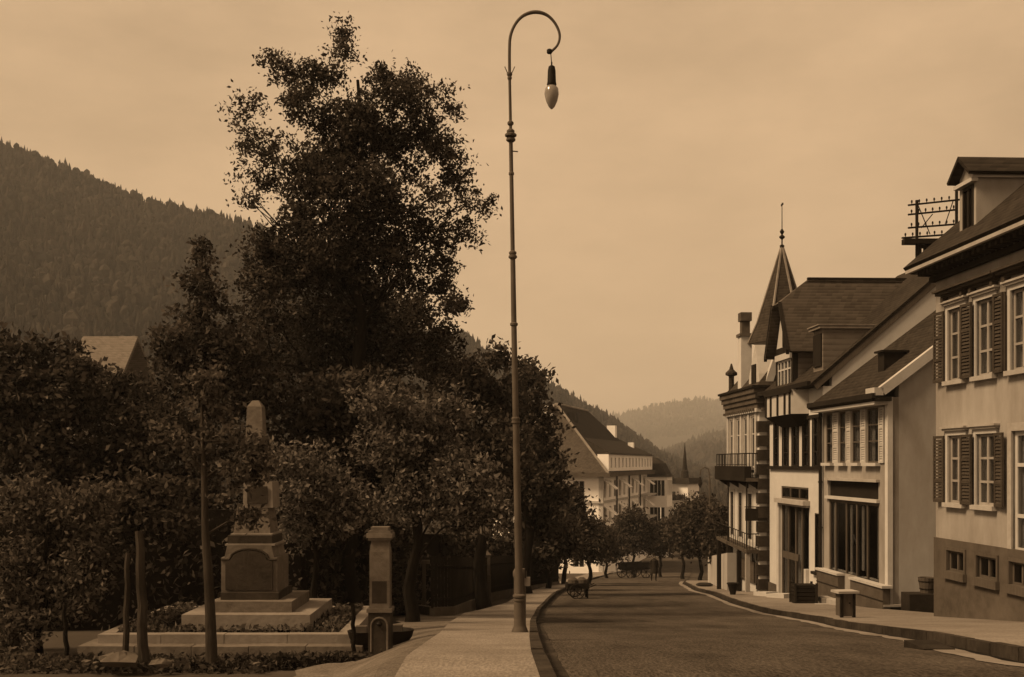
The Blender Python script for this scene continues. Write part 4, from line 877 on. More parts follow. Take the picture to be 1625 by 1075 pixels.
xx = (P(440, 0, 14.9).x-t.location.x, hx1-t.location.x)
leafmesh('foliage', boxpts(rng, 2600, xx[0], xx[1], -.12, .12, 0, .35), 0, .05, 'leaf_dark', t, rng=rng)
MB().box(xx[0], xx[1], -.09, .09, -.2, .32).build('stem', 'soil', t)
# planting in the memorial bed and dark undergrowth: ground cover
px = boxpts(rng, 5200, cxm+a0+.2, cxm+a1-.2, 17.7+yk+.2, 17.7+bk-.2, Zm+zk-.06, Zm+zk+.09)
m_ = ~((px[:, 0] > cxm-1.2) & (px[:, 0] < cxm+.9) & (px[:, 1] > 16.4))
px = px[m_]; o = leafmesh('bed_planting', px, 0, .055, 'leaf_mid', rng=rng); tag(o, 'low bedding plants covering the soil round the memorial', 'plants', kind='stuff')
px = boxpts(rng, 5200, -9.2, -3.2, 14.4, 15.5, -2.9, -2.66); o = leafmesh('ground_cover', px, 0, .06, 'leaf_dark', rng=rng); tag(o, 'dark grass and weeds in front of the memorial apron', 'grass', kind='stuff')
# rocks at the lower left
random.seed(11)
for (u, v, r, lab) in ((137, 1050, .07, 'small pale rock nearest the far left stake'), (152, 1052, .05, 'tiny pale rock beside the broad boulder'), (190, 1047, .3, 'broad low boulder under the two stakes'), (258, 1052, .16, 'flat pale rock right of the two stakes'), (408, 1053, .06, 'small stone at the hedge end')):
    q = P(u, v, 14.3); mb = MB(); n = 9
    for i, (rr, zz_) in enumerate(((.7, -.6), (1, -.1), (.8, .35), (.35, .6))):
        for k in range(n): a = 2*math.pi*k/n; f = random.uniform(.65, 1.2); mb.v.append((rr*r*f*math.cos(a), rr*r*.7*f*math.sin(a), (zz_+random.uniform(-.18, .18))*r*.5))
    for i in range(3):
        for k in range(n): mb.f.append((i*n+k, i*n+(k+1) % n, (i+1)*n+(k+1) % n, (i+1)*n+k))
    mb.f.append(tuple(range(3*n, 4*n))); tag(mb.build('rock', 'rock', loc=q), lab, 'rock', 'rocks at the lower left')
# low boundary wall and picket fence on the left of the pavement
lw = [G(560, 968), G(642, 972), G(690, 980), G(722, 978), G(752, 964), G(785, 951), G(820, 943), G(860, 935), G(888, 930)]
mb = MB()
for p, q in zip(lw, lw[1:]):
    d = (q-p); d.z = 0; n_ = Vector((-d.y, d.x, 0)).normalized()*.15
    mb.hexa([p+Vector((0, 0, -.4)), q+Vector((0, 0, -.4)), q+n_+Vector((0, 0, -.4)), p+n_+Vector((0, 0, -.4))], [p+Vector((0, 0, .24)), q+Vector((0, 0, .24)), q+n_+Vector((0, 0, .24)), p+n_+Vector((0, 0, .24))])
tag(mb.build('low_wall', 'plinth'), 'low curved stone kerb wall along the dark garden by the left pavement', 'wall')
t = thing('picket_fence', 'dark wooden picket fence along the shaded garden left of the pavement', 'fence', lw[3])
rl_ = MB(); pk = MB()
for p, q in zip(lw[2:], lw[3:]):
    p = p-lw[3]; q = q-lw[3]; l = (q-p).length; d = (q-p).normalized(); n_ = Vector((-d.y, d.x, 0))*.07; p = p+n_; q = q+n_
    for z in (.45, 1.25): rl_.tube([p+Vector((0, 0, z)), q+Vector((0, 0, z))], .03, 5)
    k = 0
    while k*.17 < l:
        c = p+d*k*.17; hgt_ = 1.5+.04*math.sin(k*3.3); pk.hexa([c+Vector((-.035, -.012, .22)), c+Vector((.035, -.012, .22)), c+Vector((.035, .012, .22)), c+Vector((-.035, .012, .22))], [c+Vector((-.035, -.012, hgt_)), c+Vector((.035, -.012, hgt_)), c+Vector((.035, .012, hgt_)), c+Vector((-.035, .012, hgt_))]); k += 1
rl_.build('rail', 'dark_wood', t); o = pk.build('pickets', 'dark_wood', t)
# pillar in the fence, pergola frame, shed by the garden
q = G(772, 955); t = thing('gate_pillar', 'pale stone gate pillar standing in the dark fence', 'pillar', q)
H = (955-878)*q.y/F; MB().box(-.15, .15, -.15, .15, -.2, H-.75).box(-.17, .17, -.17, .17, 0, .3).build('base', 'plinth', t); MB().box(-.13, .13, -.13, .13, H-.75, H-.06).hexa([(-.16, -.16, H-.06), (.16, -.16, H-.06), (.16, .16, H-.06), (-.16, .16, H-.06)], [(-.04, -.04, H+.08), (.04, -.04, H+.08), (.04, .04, H+.08), (-.04, .04, H+.08)]).build('shaft', 'granite', t)
q = G(650, 972); t = thing('garden_gateway', 'dark timber gate frame with crossbar behind the fountain column', 'gateway', q); s_ = q.y/F
mb = MB()
for u in (612, 637, 673): x = (u-650)*s_; mb.box(x-.05, x+.05, -.05, .05, -.2, (972-895)*s_)
mb.each('post', 'mid_wood', t); MB().box((605-650)*s_, (682-650)*s_, -.07, .07, (972-895)*s_, (972-889)*s_).box((637-650)*s_, (673-650)*s_, -.03, .03, (972-957)*s_, (972-953)*s_).build('crossbar', 'mid_wood', t)
# wooden box stand on the right pavement
q = G(1341, 987); q.z += .135; t = thing('box_stand', 'small wooden box stand with an overhanging pale lid on the right pavement', 'stand', q, .15); s_ = q.y/F
H = 40*s_; MB().box(-.15, .15, -.14, .14, 0, H-.05).build('box', 'mid_wood', t); MB().box(-.24, .24, -.2, .2, H-.05, H+.0).build('lid', 'stone_trim', t); MB().box(-.17, -.11, -.16, -.1, -.02, H-.05).box(.11, .17, -.16, -.1, -.02, H-.05).each('corner_post', 'dark_wood', t); MB().lathe([(.02, 0), (.02, .03)], (0.03, -.16, H*.5), 8).build('knob', 'iron', t)
q = G(1325, 962); q.z += .13; tag(MB().box(-.5, .35, -.3, .3, 0, .16).build('stone_step', 'stone_trim', loc=q), 'loose stone step on the pavement in front of the shop window', 'step')
# drain culvert crossing at the lower right kerb
q = G(1470, 1027); tag(MB().box(-.14, .2, -.3, .3, -.1, .03).build('drain_cover', 'plinth_dark', loc=q), 'dark iron drain cover bridging the gutter at the lower right', 'drain cover')
q = G(1118, 934); q.z += .14; tag(MB().lathe([(.4, 0), (.42, .05), (.3, .12), (0.02, .14)], n=14).build('dark_mound', 'iron', loc=q), 'low round dark mound on the pale tip of the far pavement', 'mound')  # plain low dark mound of no certain use
q = G(1163, 948); q.z += .09; t = MB().lathe([(.1, 0), (.12, .1), (.2, .38), (.23, .4), (.23, .44), (.17, .44), (.16, .38)], n=12).build('plant_pot', 'iron', loc=q); tag(t, 'small dark pot standing at the foot of the first veranda post', 'pot')
def skinned(name, pts, edges, m, parent=None, sub=2):
    # grow the surface through bmesh so that radii are stored on the mesh itself
    import bmesh
    bm = bmesh.new(); lay = bm.verts.layers.skin.verify(); vs = []
    for i, p in enumerate(pts):
        v = bm.verts.new(p[:3]); v[lay].radius = (p[3], p[3]); v[lay].use_root = (i == 0); vs.append(v)
    for a, b in edges: bm.edges.new((vs[a], vs[b]))
    me = bpy.data.meshes.new(name); bm.to_mesh(me); bm.free(); me.materials.append(MATS[m])
    o = bpy.data.objects.new(name, me); C.objects.link(o); o.parent = parent
    k = o.modifiers.new('skin', 'SKIN'); k.use_smooth_shade = True; s2 = o.modifiers.new('sub', 'SUBSURF'); s2.levels = sub; s2.render_levels = sub; return o
# handcart at the left kerb
q = G(918, 949); t = thing('handcart', 'small dark two wheeled handcart with sacks parked in the road by the left kerb', 'handcart', q, .1); s_ = q.y/F
MB().box(-.45, .35, -.3, .3, .36, .4).box(-.45, .35, -.3, -.27, .4, .56).box(-.45, .35, .27, .3, .4, .56).box(-.45, -.42, -.27, .27, .4, .56).build('tray', 'dark_wood', t)
def wheel(par, c, R, r, ax='y', m='dark_wood', n=16):
    w_ = MB(); v = lambda a, y: (c[0]+R*math.cos(a), c[1]+y, c[2]+R*math.sin(a))
    w_.tube([v(2*math.pi*k/n, 0) for k in range(n+1)], r, 6, cap=False); o = w_.build('wheel', m, par)
    s2 = MB()
    for k in range(8): s2.tube([c, v(2*math.pi*k/8, 0)], r*.6, 5)
    s2.build('spokes', m, o); return o
wheel(t, (-.1, -.34, .27), .27, .022); wheel(t, (-.1, .34, .27), .27, .022)
MB().tube([(.35, -.22, .4), (.62, -.22, .5)], .02, 6).tube([(.35, .22, .4), (.62, .22, .5)], .02, 6).each('handle', 'dark_wood', t)
MB().box(.28, .33, -.2, -.15, 0, .36).box(.28, .33, .15, .2, 0, .36).each('leg', 'dark_wood', t)
t2 = MB().lathe([(.1, 0), (.2, .06), (.19, .25), (.08, .34)], (0, 0, 0), 10).build('sack', 'plinth', loc=q+Vector((-.2, 0, .41))); tag(t2, 'brown sack standing at the left end of the handcart', 'sack', 'sacks on the handcart')
t2 = dup(t2, q+Vector((.12, .04, .41)), 'brown sack standing at the right end of the handcart')
# wagon far down the street
q = G(1006, 917); t = thing('wagon', 'dark open horse wagon standing among the round trees before the hotel', 'wagon', q, .5)
MB().box(-1.2, 1.2, -.6, .6, .7, .8).box(-1.2, 1.2, -.62, -.57, .8, 1.3).box(-1.2, 1.2, .57, .62, .8, 1.3).box(-1.2, -1.15, -.57, .57, .8, 1.3).build('body', 'dark_wood', t)
for x in (-.75, .75):
    for y in (-.72, .72): wheel(t, (x, y, .5), .5, .04)
MB().tube([(1.2, 0, .7), (2.4, 0, .6)], .04, 6).build('shaft', 'dark_wood', t)
# person walking in the road
q = G(1038, 923); q.z = hgt(q.x, q.y); sc2 = 1.0
t = thing('person', 'person in a long dark coat and hat walking in the road before the hotel', 'person', q, .2)
skinned('body', [(0, 0, .95, .15), (0, .01, 1.2, .15), (0, .0, 1.42, .13), (0, 0, 1.53, .06), (0, -.01, 1.66, .1), (.1, 0, .86, .09), (.12, -.08, .5, .065), (.12, .0, .1, .045), (.12, -.12, .05, .04), (-.1, 0, .86, .09), (-.12, .1, .5, .065), (-.12, .2, .12, .045), (-.12, .1, .05, .04), (.2, 0, 1.4, .07), (.27, .03, 1.13, .05), (.27, -.08, .9, .035), (-.2, 0, 1.4, .07), (-.27, .0, 1.13, .05), (-.26, -.1, .9, .035), (0, -.01, 1.76, .08)],
    [(0, 1), (1, 2), (2, 3), (3, 4), (0, 5), (5, 6), (6, 7), (7, 8), (0, 9), (9, 10), (10, 11), (11, 12), (2, 13), (13, 14), (14, 15), (2, 16), (16, 17), (17, 18), (4, 19)], 'cloth_dark', t)
MB().lathe([(.3, .55), (.25, .9), (.2, 1.1), (.2, 1.4), (.1, 1.5)], n=14).build('coat', 'cloth_dark', t, smooth=True)
MB().lathe([(.19, 1.74), (.18, 1.76), (.11, 1.77), (.1, 1.9), (.02, 1.91)], n=14).build('hat', 'cloth_dark', t, smooth=True)
MB().lathe([(.01, 1.55), (.06, 1.58), (.08, 1.66), (.06, 1.73)], (0, -.06, 0), 10).build('face', 'skin', t, smooth=True)
# ------------------------------------------------------------ trees
def tree(name, lab, cat, base, lobes, leaf='leaf_mid', size=.11, dens=1.0, tr=.18, seed=1, group=None, bark='bark', clump=.35, per=16, flat=0., core=.0, top=None, limbs=True):
    """lobes: (centre, (rx, ry, rz), density factor); leaves hang in clumps spread through each lobe"""
    rng = np.random.default_rng(seed); base = Vector(base); t = thing(name, lab, cat, base, 0, group)
    P_ = []
    for c, r, f in lobes:
        c = np.array(c)-np.array(base); r = np.array(r); vol = r[0]*r[1]*r[2]
        area = (r[0]*r[1]+r[1]*r[2]+r[0]*r[2])
        n = max(3, int(f*dens*area*3.2/(size*size)/per*2.2)); d = rng.normal(size=(n, 3)); d /= np.linalg.norm(d, axis=1)[:, None]
        q = c+d*r*(rng.uniform(0, 1, n)**(.45))[:, None]*(1+.12*rng.normal(size=n))[:, None]
        o = rng.normal(size=(n*per, 3))*clump*np.array([1, 1, .7*(1-flat)])*rng.uniform(.4, 1.2, (n, 1)).repeat(per, 0)
        P_.append(np.repeat(q, per, 0)+o*.55)
    pts = np.concatenate(P_); leafmesh('crown', pts, 0, size, leaf, t, flat=flat, rng=rng)
    cs = [(Vector(c)-base, r, f) for c, r, f in lobes]; tp = max(c.z for c, r, f in cs) if top is None else top
    mb = MB(); n = 9; xt = sum(c.x for c, r, f in cs)/len(cs); yt = sum(c.y for c, r, f in cs)/len(cs)
    ax_ = [Vector((xt*(i/n)**1.5+tr*.5*math.sin(i*1.9+seed), yt*(i/n)**1.5+tr*.4*math.cos(i*2.3+seed), -.3+(tp*.9+.3)*i/n)) for i in range(n+1)]
    mb.tube(ax_, [tr*(1.25 if i == 0 else 1)*(1-i/(n+1))+.012 for i in range(n+1)], 9)
    if limbs:
        for c, r, f in (cs if len(cs) < 20 else cs[::3]):
            zz_ = max(.25*tp, c.z-abs(c.x-xt)*.8-r[2]*.6); k = min(n-1, max(1, int((zz_+.3)/(tp*.9+.3)*n))); a = ax_[k]
            m1 = a+(c-a)*.5+Vector((0, 0, .08*(c-a).length)); l_ = (c-a).length; rr = max(.018, tr*(1-k/(n+1))*.3)
            w1, w2 = [Vector(rng.normal(size=3))*l_*.05 for _ in range(2)]; mb.tube(smooth_path([a, a+(m1-a)*.5+w1, m1+w2*.6, m1+(c-m1)*.5-w1, c], 3), [rr*(1-.75*q/12) for q in range(13)], 6)
            for j in range(3):
                d = Vector(rng.normal(size=3)); d.normalize(); e_ = Vector((d.x*r[0], d.y*r[1], abs(d.z)*r[2]))*.8
                mb.tube([m1+(c-m1)*rng.uniform(.2, .9), c+e_*.4, c+e_*.7], [rr*.35, rr*.22, rr*.08], 5)
    mb.build('trunk', bark, t, smooth=True); return t
def LB(L, d, thick=.8, seed=0, spread=.5):                         # lobes given as photo columns/rows/radii at a depth of d metres
    rng = random.Random(seed); out = []
    for l in L:
        u, v, ru, rv = l[:4]; f = l[4] if len(l) > 4 else 1.; dd = d+(l[5] if len(l) > 5 else rng.uniform(-spread, spread)); s_ = dd/F
        c = P(u, v, dd); out.append((tuple(c), (ru*s_, max(.25, min(ru, rv)*s_*thick), rv*s_), f))
    return out
def onground(u, d, dz=0): x = (u-CX)/F*d; return (x, d, hgt(x, d)+dz)
# the tall tree behind the memorial
big = [(560, 290, 95, 70, .36), (600, 390, 100, 70, .7), (455, 250, 60, 60, .16), (690, 350, 55, 60, .16), (420, 405, 40, 24, 1), (412, 452, 40, 28, 1), (425, 500, 50, 36, 1), (410, 560, 50, 40, 1), (725, 485, 26, 12, 1), (500, 400, 70, 50, 1), (548, 50, 12, 20, .9), (545, 85, 20, 25, .8), (430, 90, 18, 16, .5), (452, 110, 26, 26, .7), (505, 125, 42, 34, .9), (470, 160, 34, 34, .8), (400, 165, 30, 20, .45), (378, 185, 18, 16, .4), (395, 220, 28, 28, .4), (385, 270, 16, 26, .28),
       (430, 245, 26, 30, .5), (400, 320, 26, 18, .45), (425, 290, 24, 26, .7), (520, 190, 40, 34, .8), (570, 180, 40, 40, 1), (610, 125, 34, 26, .8), (650, 130, 28, 24, .7), (640, 160, 44, 34, 1), (695, 150, 26, 16, .55), (715, 175, 22, 16, .5), (600, 220, 60, 46, 1.2), (540, 250, 60, 46, 1.2), (500, 290, 60, 44, 1.2),
       (670, 210, 40, 36, 1), (705, 240, 30, 28, .9), (720, 280, 28, 34, .9), (650, 270, 30, 28, .5), (600, 300, 50, 38, 1), (690, 310, 36, 26, .45), (745, 320, 22, 22, .5), (772, 328, 16, 20, .5), (745, 370, 24, 26, .5), (700, 370, 36, 30, .55),
       (640, 350, 40, 34, .7), (560, 350, 60, 40, 1.1), (480, 350, 44, 34, 1.1), (425, 380, 34, 24, 1), (610, 400, 50, 30, .8), (660, 420, 40, 28, .6), (712, 420, 26, 26, .6), (540, 420, 70, 44, 1.2), (460, 440, 50, 44, 1.1), (690, 455, 36, 24, .9), (590, 470, 70, 44, 1.2), (515, 500, 70, 50, 1.2), (665, 500, 50, 34, 1.1), (715, 490, 26, 16, .8), (600, 550, 90, 60, 1.2), (500, 570, 70, 60, 1.1), (690, 560, 50, 50, 1.)]
tree('broadleaf_tree', 'tallest tree in the photo with ragged airy top behind the memorial', 'tree', onground(565, 27), LB(big, 27, .9, 3, .9), 'leaf_dark', .06, .95, .26, 5, clump=.26, per=24)
# companions that close the mass
tree('broadleaf_tree', 'dark conical tree with a pointed top left of the tallest tree', 'tree', onground(325, 24), LB([(322, 392, 12, 22, .8), (325, 425, 24, 26, .9), (322, 465, 42, 30, .9), (325, 510, 66, 32, .9), (290, 545, 66, 36, 1), (370, 550, 60, 40, 1), (320, 600, 96, 50, 1), (268, 565, 30, 24, .7), (400, 620, 70, 60, 1), (300, 690, 100, 70, 1), (300, 790, 90, 60, 1)], 24, .9, 8), 'leaf_dark', .07, .9, .16, 8, clump=.24, per=18)
tree('broadleaf_tree', 'broad dark tree filling the gap right of the memorial under the tallest tree', 'tree', onground(560, 25), LB([(500, 650, 80, 60), (590, 640, 80, 60), (540, 720, 100, 60), (620, 750, 90, 60), (470, 740, 60, 60)], 25, .8, 12), 'leaf_dark', .085, 1.2, .2, 12, clump=.3, per=14)
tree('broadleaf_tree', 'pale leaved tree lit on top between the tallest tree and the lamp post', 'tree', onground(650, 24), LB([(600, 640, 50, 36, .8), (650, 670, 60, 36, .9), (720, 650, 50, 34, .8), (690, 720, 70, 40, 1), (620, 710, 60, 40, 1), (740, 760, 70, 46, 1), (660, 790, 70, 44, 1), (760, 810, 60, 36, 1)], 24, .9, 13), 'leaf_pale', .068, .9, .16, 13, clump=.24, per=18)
tree('broadleaf_tree', 'dark bushy tree just left of and behind the lamp post', 'tree', onground(765, 34), LB([(745, 590, 30, 26, .9), (790, 572, 26, 26, .8), (720, 600, 50, 36, 1), (780, 630, 60, 44, 1), (700, 680, 60, 60, 1), (780, 720, 70, 60, 1), (740, 800, 70, 40, 1)], 34, .9, 14), 'leaf_dark', .12, 1.1, .22, 14, clump=.36, per=14)
tree('broadleaf_tree', 'rounded dark tree just right of the lamp post beside the far hotel roof', 'tree', onground(835, 42), LB([(825, 582, 24, 20, .8), (848, 605, 24, 24, .9), (820, 630, 46, 40, 1), (856, 650, 24, 30, .9), (840, 700, 54, 56, 1), (860, 760, 50, 50, 1), (810, 780, 50, 50, 1), (866, 720, 22, 30, .9), (872, 790, 28, 36, 1), (850, 830, 50, 30, 1)], 42, .9, 15), 'leaf_dark', .13, 1.1, .22, 15, clump=.42, per=14)
tree('broadleaf_tree', 'dark spreading tree at the left edge below the pale roof', 'tree', onground(60, 24), LB([(60, 590, 60, 40, .8), (20, 640, 60, 60, 1), (100, 640, 60, 50, .9), (60, 720, 90, 60, 1), (-30, 560, 50, 50, .9), (-40, 700, 60, 90, 1), (70, 550, 30, 18, .5), (112, 562, 28, 26, .8), (128, 592, 32, 20, 1), (30, 545, 26, 18, .5)], 24, .8, 16), 'leaf_dark', .085, 1.2, .16, 16, clump=.28, per=14)
tree('broadleaf_tree', 'very dark tree between the left edge tree and the conical tree', 'tree', onground(185, 25), LB([(195, 612, 60, 18, 1), (160, 596, 20, 10, .6), (150, 650, 60, 44, 1), (230, 660, 60, 50, 1), (190, 730, 90, 60, 1), (130, 760, 60, 60, 1), (240, 780, 60, 60, 1)], 25, .8, 17), 'leaf_dark', .085, 1.3, .16, 17, clump=.28, per=14)
# shrubs in front of the mass
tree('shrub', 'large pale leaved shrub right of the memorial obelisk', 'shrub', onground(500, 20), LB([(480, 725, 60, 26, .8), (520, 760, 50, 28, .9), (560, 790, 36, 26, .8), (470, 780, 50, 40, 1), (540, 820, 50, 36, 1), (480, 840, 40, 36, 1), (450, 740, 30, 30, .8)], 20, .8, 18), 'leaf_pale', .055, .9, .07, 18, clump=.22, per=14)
tree('shrub', 'dark shrub at the lower left edge before the memorial', 'shrub', onground(60, 17), LB([(50, 800, 60, 50), (110, 850, 60, 50), (40, 900, 60, 50), (90, 930, 50, 40), (140, 800, 50, 40), (10, 960, 50, 40), (50, 985, 60, 24), (20, 1015, 50, 20), (140, 900, 40, 50), (120, 960, 30, 22)], 17, .8, 19), 'leaf_mid', .055, .9, .06, 19, clump=.2, per=14)
tree('shrub', 'shrub with drooping twigs behind the two leaning stakes', 'shrub', onground(230, 20), LB([(200, 800, 60, 36), (260, 830, 50, 36), (170, 850, 50, 40), (250, 780, 60, 30)], 20, .8, 20), 'leaf_dark', .07, 1.1, .06, 20, clump=.22, per=14)
# young staked tree in front of the memorial
yt = tree('young_tree', 'young tree with a pale thin trunk tied up in front of the memorial', 'tree', P(336, 1048, 14.7), LB([(345, 690, 34, 22, .6), (300, 720, 40, 26, .55), (365, 745, 34, 24, .6), (405, 715, 24, 24, .55), (400, 745, 22, 20, .8), (395, 822, 26, 12, .6), (335, 635, 36, 30, 1.1), (325, 600, 28, 22, 1.2), (270, 690, 34, 20, .5), (400, 705, 18, 14, 1.6), (404, 728, 24, 22, 2.6), (398, 752, 24, 10, 2), (402, 820, 24, 12, 1.3), (350, 790, 30, 14, .4)], 14.7, .8, 21, .15), 'leaf_mid', .05, .55, .03, 21, clump=.16, per=12, limbs=False, bark='bark_pale')
a = P(336, 1048, 14.7); tk = [P(u, v, 14.7)-a for u, v in ((336, 1050), (334, 980), (330, 900), (326, 850), (324, 760), (321, 700), (320, 640), (330, 600))]
for c in kids(yt):
    if c.name.startswith('trunk'): bpy.data.objects.remove(c)
mb = MB().tube(tk, [.08, .07, .062, .052, .04, .024, .014, .004], 9)
for k, e_ in ((4, (365, 745)), (4, (300, 722)), (5, (345, 690)), (5, (270, 690)), (3, (398, 820)), (5, (400, 715)), (6, (345, 640))):
    q = P(*e_, 14.7)-a; mb.tube([tk[k], (tk[k]+q)/2+Vector((0, 0, .06)), q], [.02, .013, .005], 6)
mb.build('trunk', 'bark_pale', yt, smooth=True)
# dark hedge closing the garden behind the memorial and the fence
def hedge(name, lab, pts, h, th, size, seed, dens=1.):
    rng = np.random.default_rng(seed); t = thing(name, lab, 'hedge', pts[0]); A_ = []; mb = MB()
    for p, q in zip(pts, pts[1:]):
        p = Vector(p); q = Vector(q); l = (q-p).length; n = int(dens*l*h*2.2/(size*size)*.6); s_ = rng.uniform(0, 1, n); d = (q-p).normalized(); nn = Vector((-d.y, d.x, 0))
        z = rng.uniform(0, 1, n)*h*(.85+.25*np.sin(s_*l*1.9+seed)+.08*rng.normal(size=n)); o = rng.normal(size=n)*th*.5
        A_.append(np.array(p-Vector(pts[0]))+np.outer(s_, np.array(q-p))+np.outer(o, np.array(nn))+np.column_stack([np.zeros(n), np.zeros(n), z]))
        b = Vector(pts[0]); w_ = nn*.1
        mb.hexa([p-b-w_-Vector((0, 0, .3)), q-b-w_-Vector((0, 0, .3)), q-b+w_-Vector((0, 0, .3)), p-b+w_-Vector((0, 0, .3))], [p-b-w_+Vector((0, 0, h*.78)), q-b-w_+Vector((0, 0, h*.78)), q-b+w_+Vector((0, 0, h*.78)), p-b+w_+Vector((0, 0, h*.78))])
    leafmesh('foliage', np.concatenate(A_), 0, size, 'leaf_dark', t, rng=rng); mb.build('stems', 'soil', t)
def og(x, y): return (x, y, hgt(x, y))
hedge('tall_hedge', 'tall black looking hedge in deep shade behind the memorial', [og(-16, 22), og(-9, 22.5), og(-4.5, 23.5), og(-3, 32)], 3.1, .5, .09, 31, 1.5)
hedge('tall_hedge', 'tall dark hedge behind the picket fence along the left pavement', [og(-4.5, 33), og(-2.3, 34), og(-1.6, 41), og(.1, 52), og(2.0, 62)], 2.9, .6, .12, 32, 1.6)
# shade trees further down the left pavement
L = [(896, 822, 46, 50, 60), (936, 856, 34, 36, 66), (870, 850, 46, 50, 50)]
labs = ['dark street tree below the hotel gable, second past the lamp post', 'round dark tree hiding the hotel corner', 'dark low tree over the picket fence, first past the lamp post']
for i, (u, v, ru, rv, d) in enumerate(L):
    tree('street_tree', labs[i], 'tree', onground(u, d), LB([(u, v, ru, rv), (u-ru*.5, v+rv*.3, ru*.7, rv*.7), (u+ru*.5, v+rv*.2, ru*.6, rv*.7), (u+ru*.1, v-rv*.5, ru*.5, rv*.5)], d, .9, 40+i), 'leaf_dark', .14, 1.6, .14, 40+i, 'trees lining the street', clump=.5, per=12)
R = [(1005, 845, 31, 38, 96, 'clipped round street tree before the hotel, trunk beside the wagon'), (962, 868, 30, 28, 92, 'low round street tree left of the wagon'), (1048, 855, 27, 30, 100, 'small round street tree behind the walking person'), (1084, 840, 26, 38, 86, 'dark round street tree left of the largest one before the inn'), (1112, 838, 42, 50, 74, 'largest round street tree beside the pavement tip'), (1142, 850, 26, 48, 60, 'dark round street tree touching the inn veranda')]
for i, (u, v, ru, rv, d, lab) in enumerate(R):
    tree('street_tree', lab, 'tree', onground(u, d), LB([(u, v, ru, rv), (u-ru*.5, v+rv*.15, ru*.7, rv*.7), (u+ru*.5, v+rv*.1, ru*.7, rv*.7), (u, v-rv*.4, ru*.75, rv*.6)], d, 1., 50+i, .2), 'leaf_dark', .15, 1.6, .15, 50+i, 'trees lining the street', clump=.4, per=12)

# ------------------------------------------------------------ hills and forests
def hill(name, sil, D, near, seed, m='hill', amp=6, ht=4):
    us = [p[0] for p in sil]; vs = [p[1] for p in sil]; nu, nt_ = 90, 26; mb = MB(); grid = []
    for i in range(nu+1):
        u = us[0]+(us[-1]-us[0])*i/nu; v = float(np.interp(u, us, vs)); d = D(u); zr = (HY-v)/F*d-ht
        for j in range(nt_+1):
            t = j/nt_*1.35; 
            if t <= 1: dd = near+(d-near)*t; z = -17+(zr+17)*(t**1.15*(1-.0)) ; z = -17+(zr+17)*t**1.25
            else: dd = d+(t-1)*d*.9; z = zr-(t-1)*.5*abs(zr+17)*1.6
            x = (u-CX)/F*dd; z += amp*(noise1(x*.02+dd*.013, seed)+noise1(dd*.031-x*.01, seed+2))*.5*min(1, t*2)*(1 if abs(t-1) > .1 else .3)
            mb.v.append((x, dd, z)); grid.append((x, dd, z, t))
    n = nt_+1
    for i in range(nu):
        for j in range(nt_): k = i*n+j; mb.f.append((k, k+n, k+n+1, k+1))
    o = st(mb.build(name, m)); return np.array(grid).reshape(nu+1, n, 4)
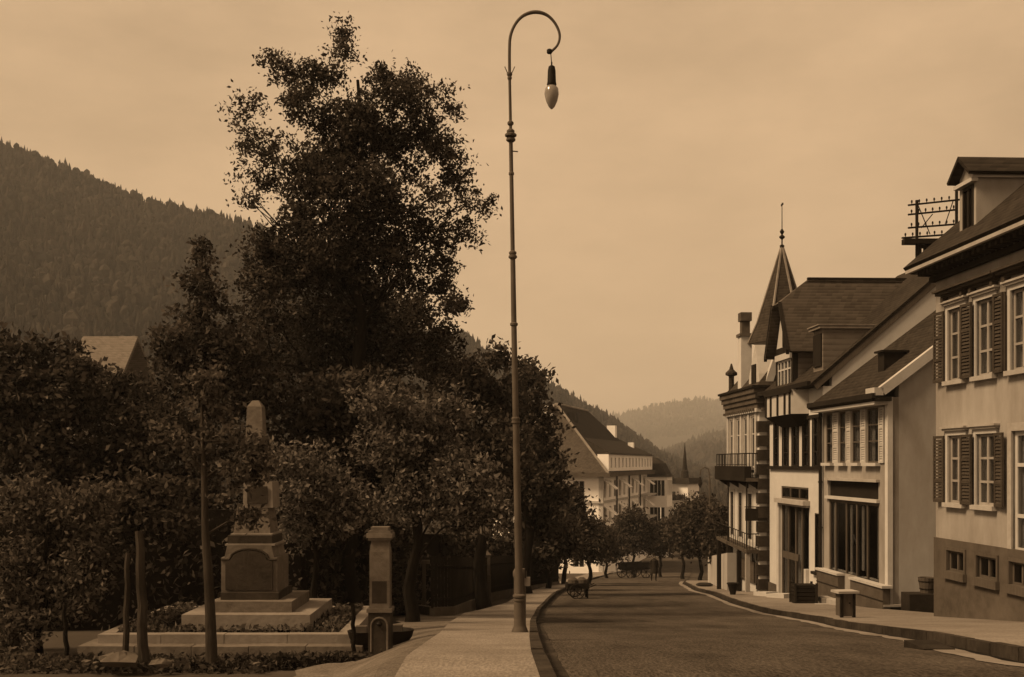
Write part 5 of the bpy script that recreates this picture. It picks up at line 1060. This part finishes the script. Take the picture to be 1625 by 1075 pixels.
def forest(name, lab, grid, n, h, seed, tmin=.05, tmax=1.05, m='forest_leaf', conif=.6):
    rng = np.random.default_rng(seed); V = []; Fc = []; nu, n_, _ = grid.shape; k = 0
    while k < n:
        i = rng.uniform(0, nu-1.001); j = rng.uniform(tmin/1.35*(n_-1), tmax/1.35*(n_-1)); i0, j0 = int(i), int(j); a, b = i-i0, j-j0
        p = grid[i0, j0]*(1-a)*(1-b)+grid[i0+1, j0]*a*(1-b)+grid[i0, j0+1]*(1-a)*b+grid[i0+1, j0+1]*a*b
        H = h*rng.uniform(.6, 1.3)*(1.25 if rng.random() < .08 else 1); R = H*rng.uniform(.16, .26); x, y, z = p[:3]; z -= H*.12; ns = 5; rot = rng.uniform(0, 6); k += 1
        if rng.random() < conif: prof = [(1, .1), (.6, .42), (.78, .40), (.35, .74), (.45, .72), (0.03, 1)]
        else: prof = [(.5, .05), (1.25, .3), (1.35, .52), (.9, .74), (.1, .84)]
        b0 = len(V)
        for r, zz_ in prof:
            for q in range(ns):
                a_ = rot+2*math.pi*q/ns; f = rng.uniform(.65, 1.3); V.append((x+R*r*f*math.cos(a_), y+R*r*f*math.sin(a_), z+H*zz_*rng.uniform(.95, 1.05)))
        for l in range(len(prof)-1):
            for q in range(ns): Fc.append((b0+l*ns+q, b0+l*ns+(q+1) % ns, b0+(l+1)*ns+(q+1) % ns, b0+(l+1)*ns+q))
    me = bpy.data.meshes.new(name); me.from_pydata(V, [], Fc); me.materials.append(MATS[m]); o = bpy.data.objects.new(name, me); C.objects.link(o); return tag(o, lab, 'forest', kind='stuff')
silA = [(-500, 30), (-200, 128), (0, 212), (100, 258), (200, 298), (300, 328), (385, 345), (450, 372), (560, 445), (680, 525), (740, 526), (780, 556), (840, 590), (880, 606), (915, 632), (950, 650), (1000, 682), (1050, 716), (1100, 738), (1200, 760)]
gA = hill('hillside', silA, lambda u: float(np.interp(u, [-500, 0, 400, 740, 900, 1050, 1200], [560, 600, 620, 640, 760, 900, 950])), 190, 1)
forest('forest', 'dense dark conifer forest covering the steep hillside on the left', gA, 24000, 6.5, 1, .1)
silB = [(1000, 730), (1050, 716), (1080, 704), (1120, 688), (1165, 682), (1250, 650), (1400, 610), (1700, 560), (2100, 500)]
gB = hill('hillside', silB, lambda u: 1900, 600, 4, ht=12); forest('forest', 'middle distance wooded slope above the street end', gB, 7000, 16, 2, .4)
silC = [(700, 690), (850, 680), (930, 664), (975, 659), (1040, 641), (1100, 631), (1150, 634), (1250, 630), (1450, 640), (1700, 650)]
gC = hill('hillside', silC, lambda u: 3600, 1900, 7, amp=4, ht=6); forest('forest', 'pale hazy wooded ridge farthest away', gC, 5000, 18, 3, .45)
# ------------------------------------------------------------ haze: one even box of air
mb = MB().box(-5200, 5200, -320, 5200, -19, 620); m = bpy.data.materials.new('haze'); m.use_nodes = True; t_ = m.node_tree; t_.nodes.remove(t_.nodes['Principled BSDF'])
pv = N(t_, 'ShaderNodeVolumePrincipled'); pv.inputs['Color'].default_value = (1, .99, .97, 1); pv.inputs['Density'].default_value = .00024; pv.inputs['Anisotropy'].default_value = .2
t_.links.new(pv.outputs[0], t_.nodes['Material Output'].inputs['Volume']); MATS['haze'] = m
o = mb.build('haze', 'haze'); o['kind'] = 'stuff'; o['label'] = 'pale haze in the valley air'; o['category'] = 'haze'
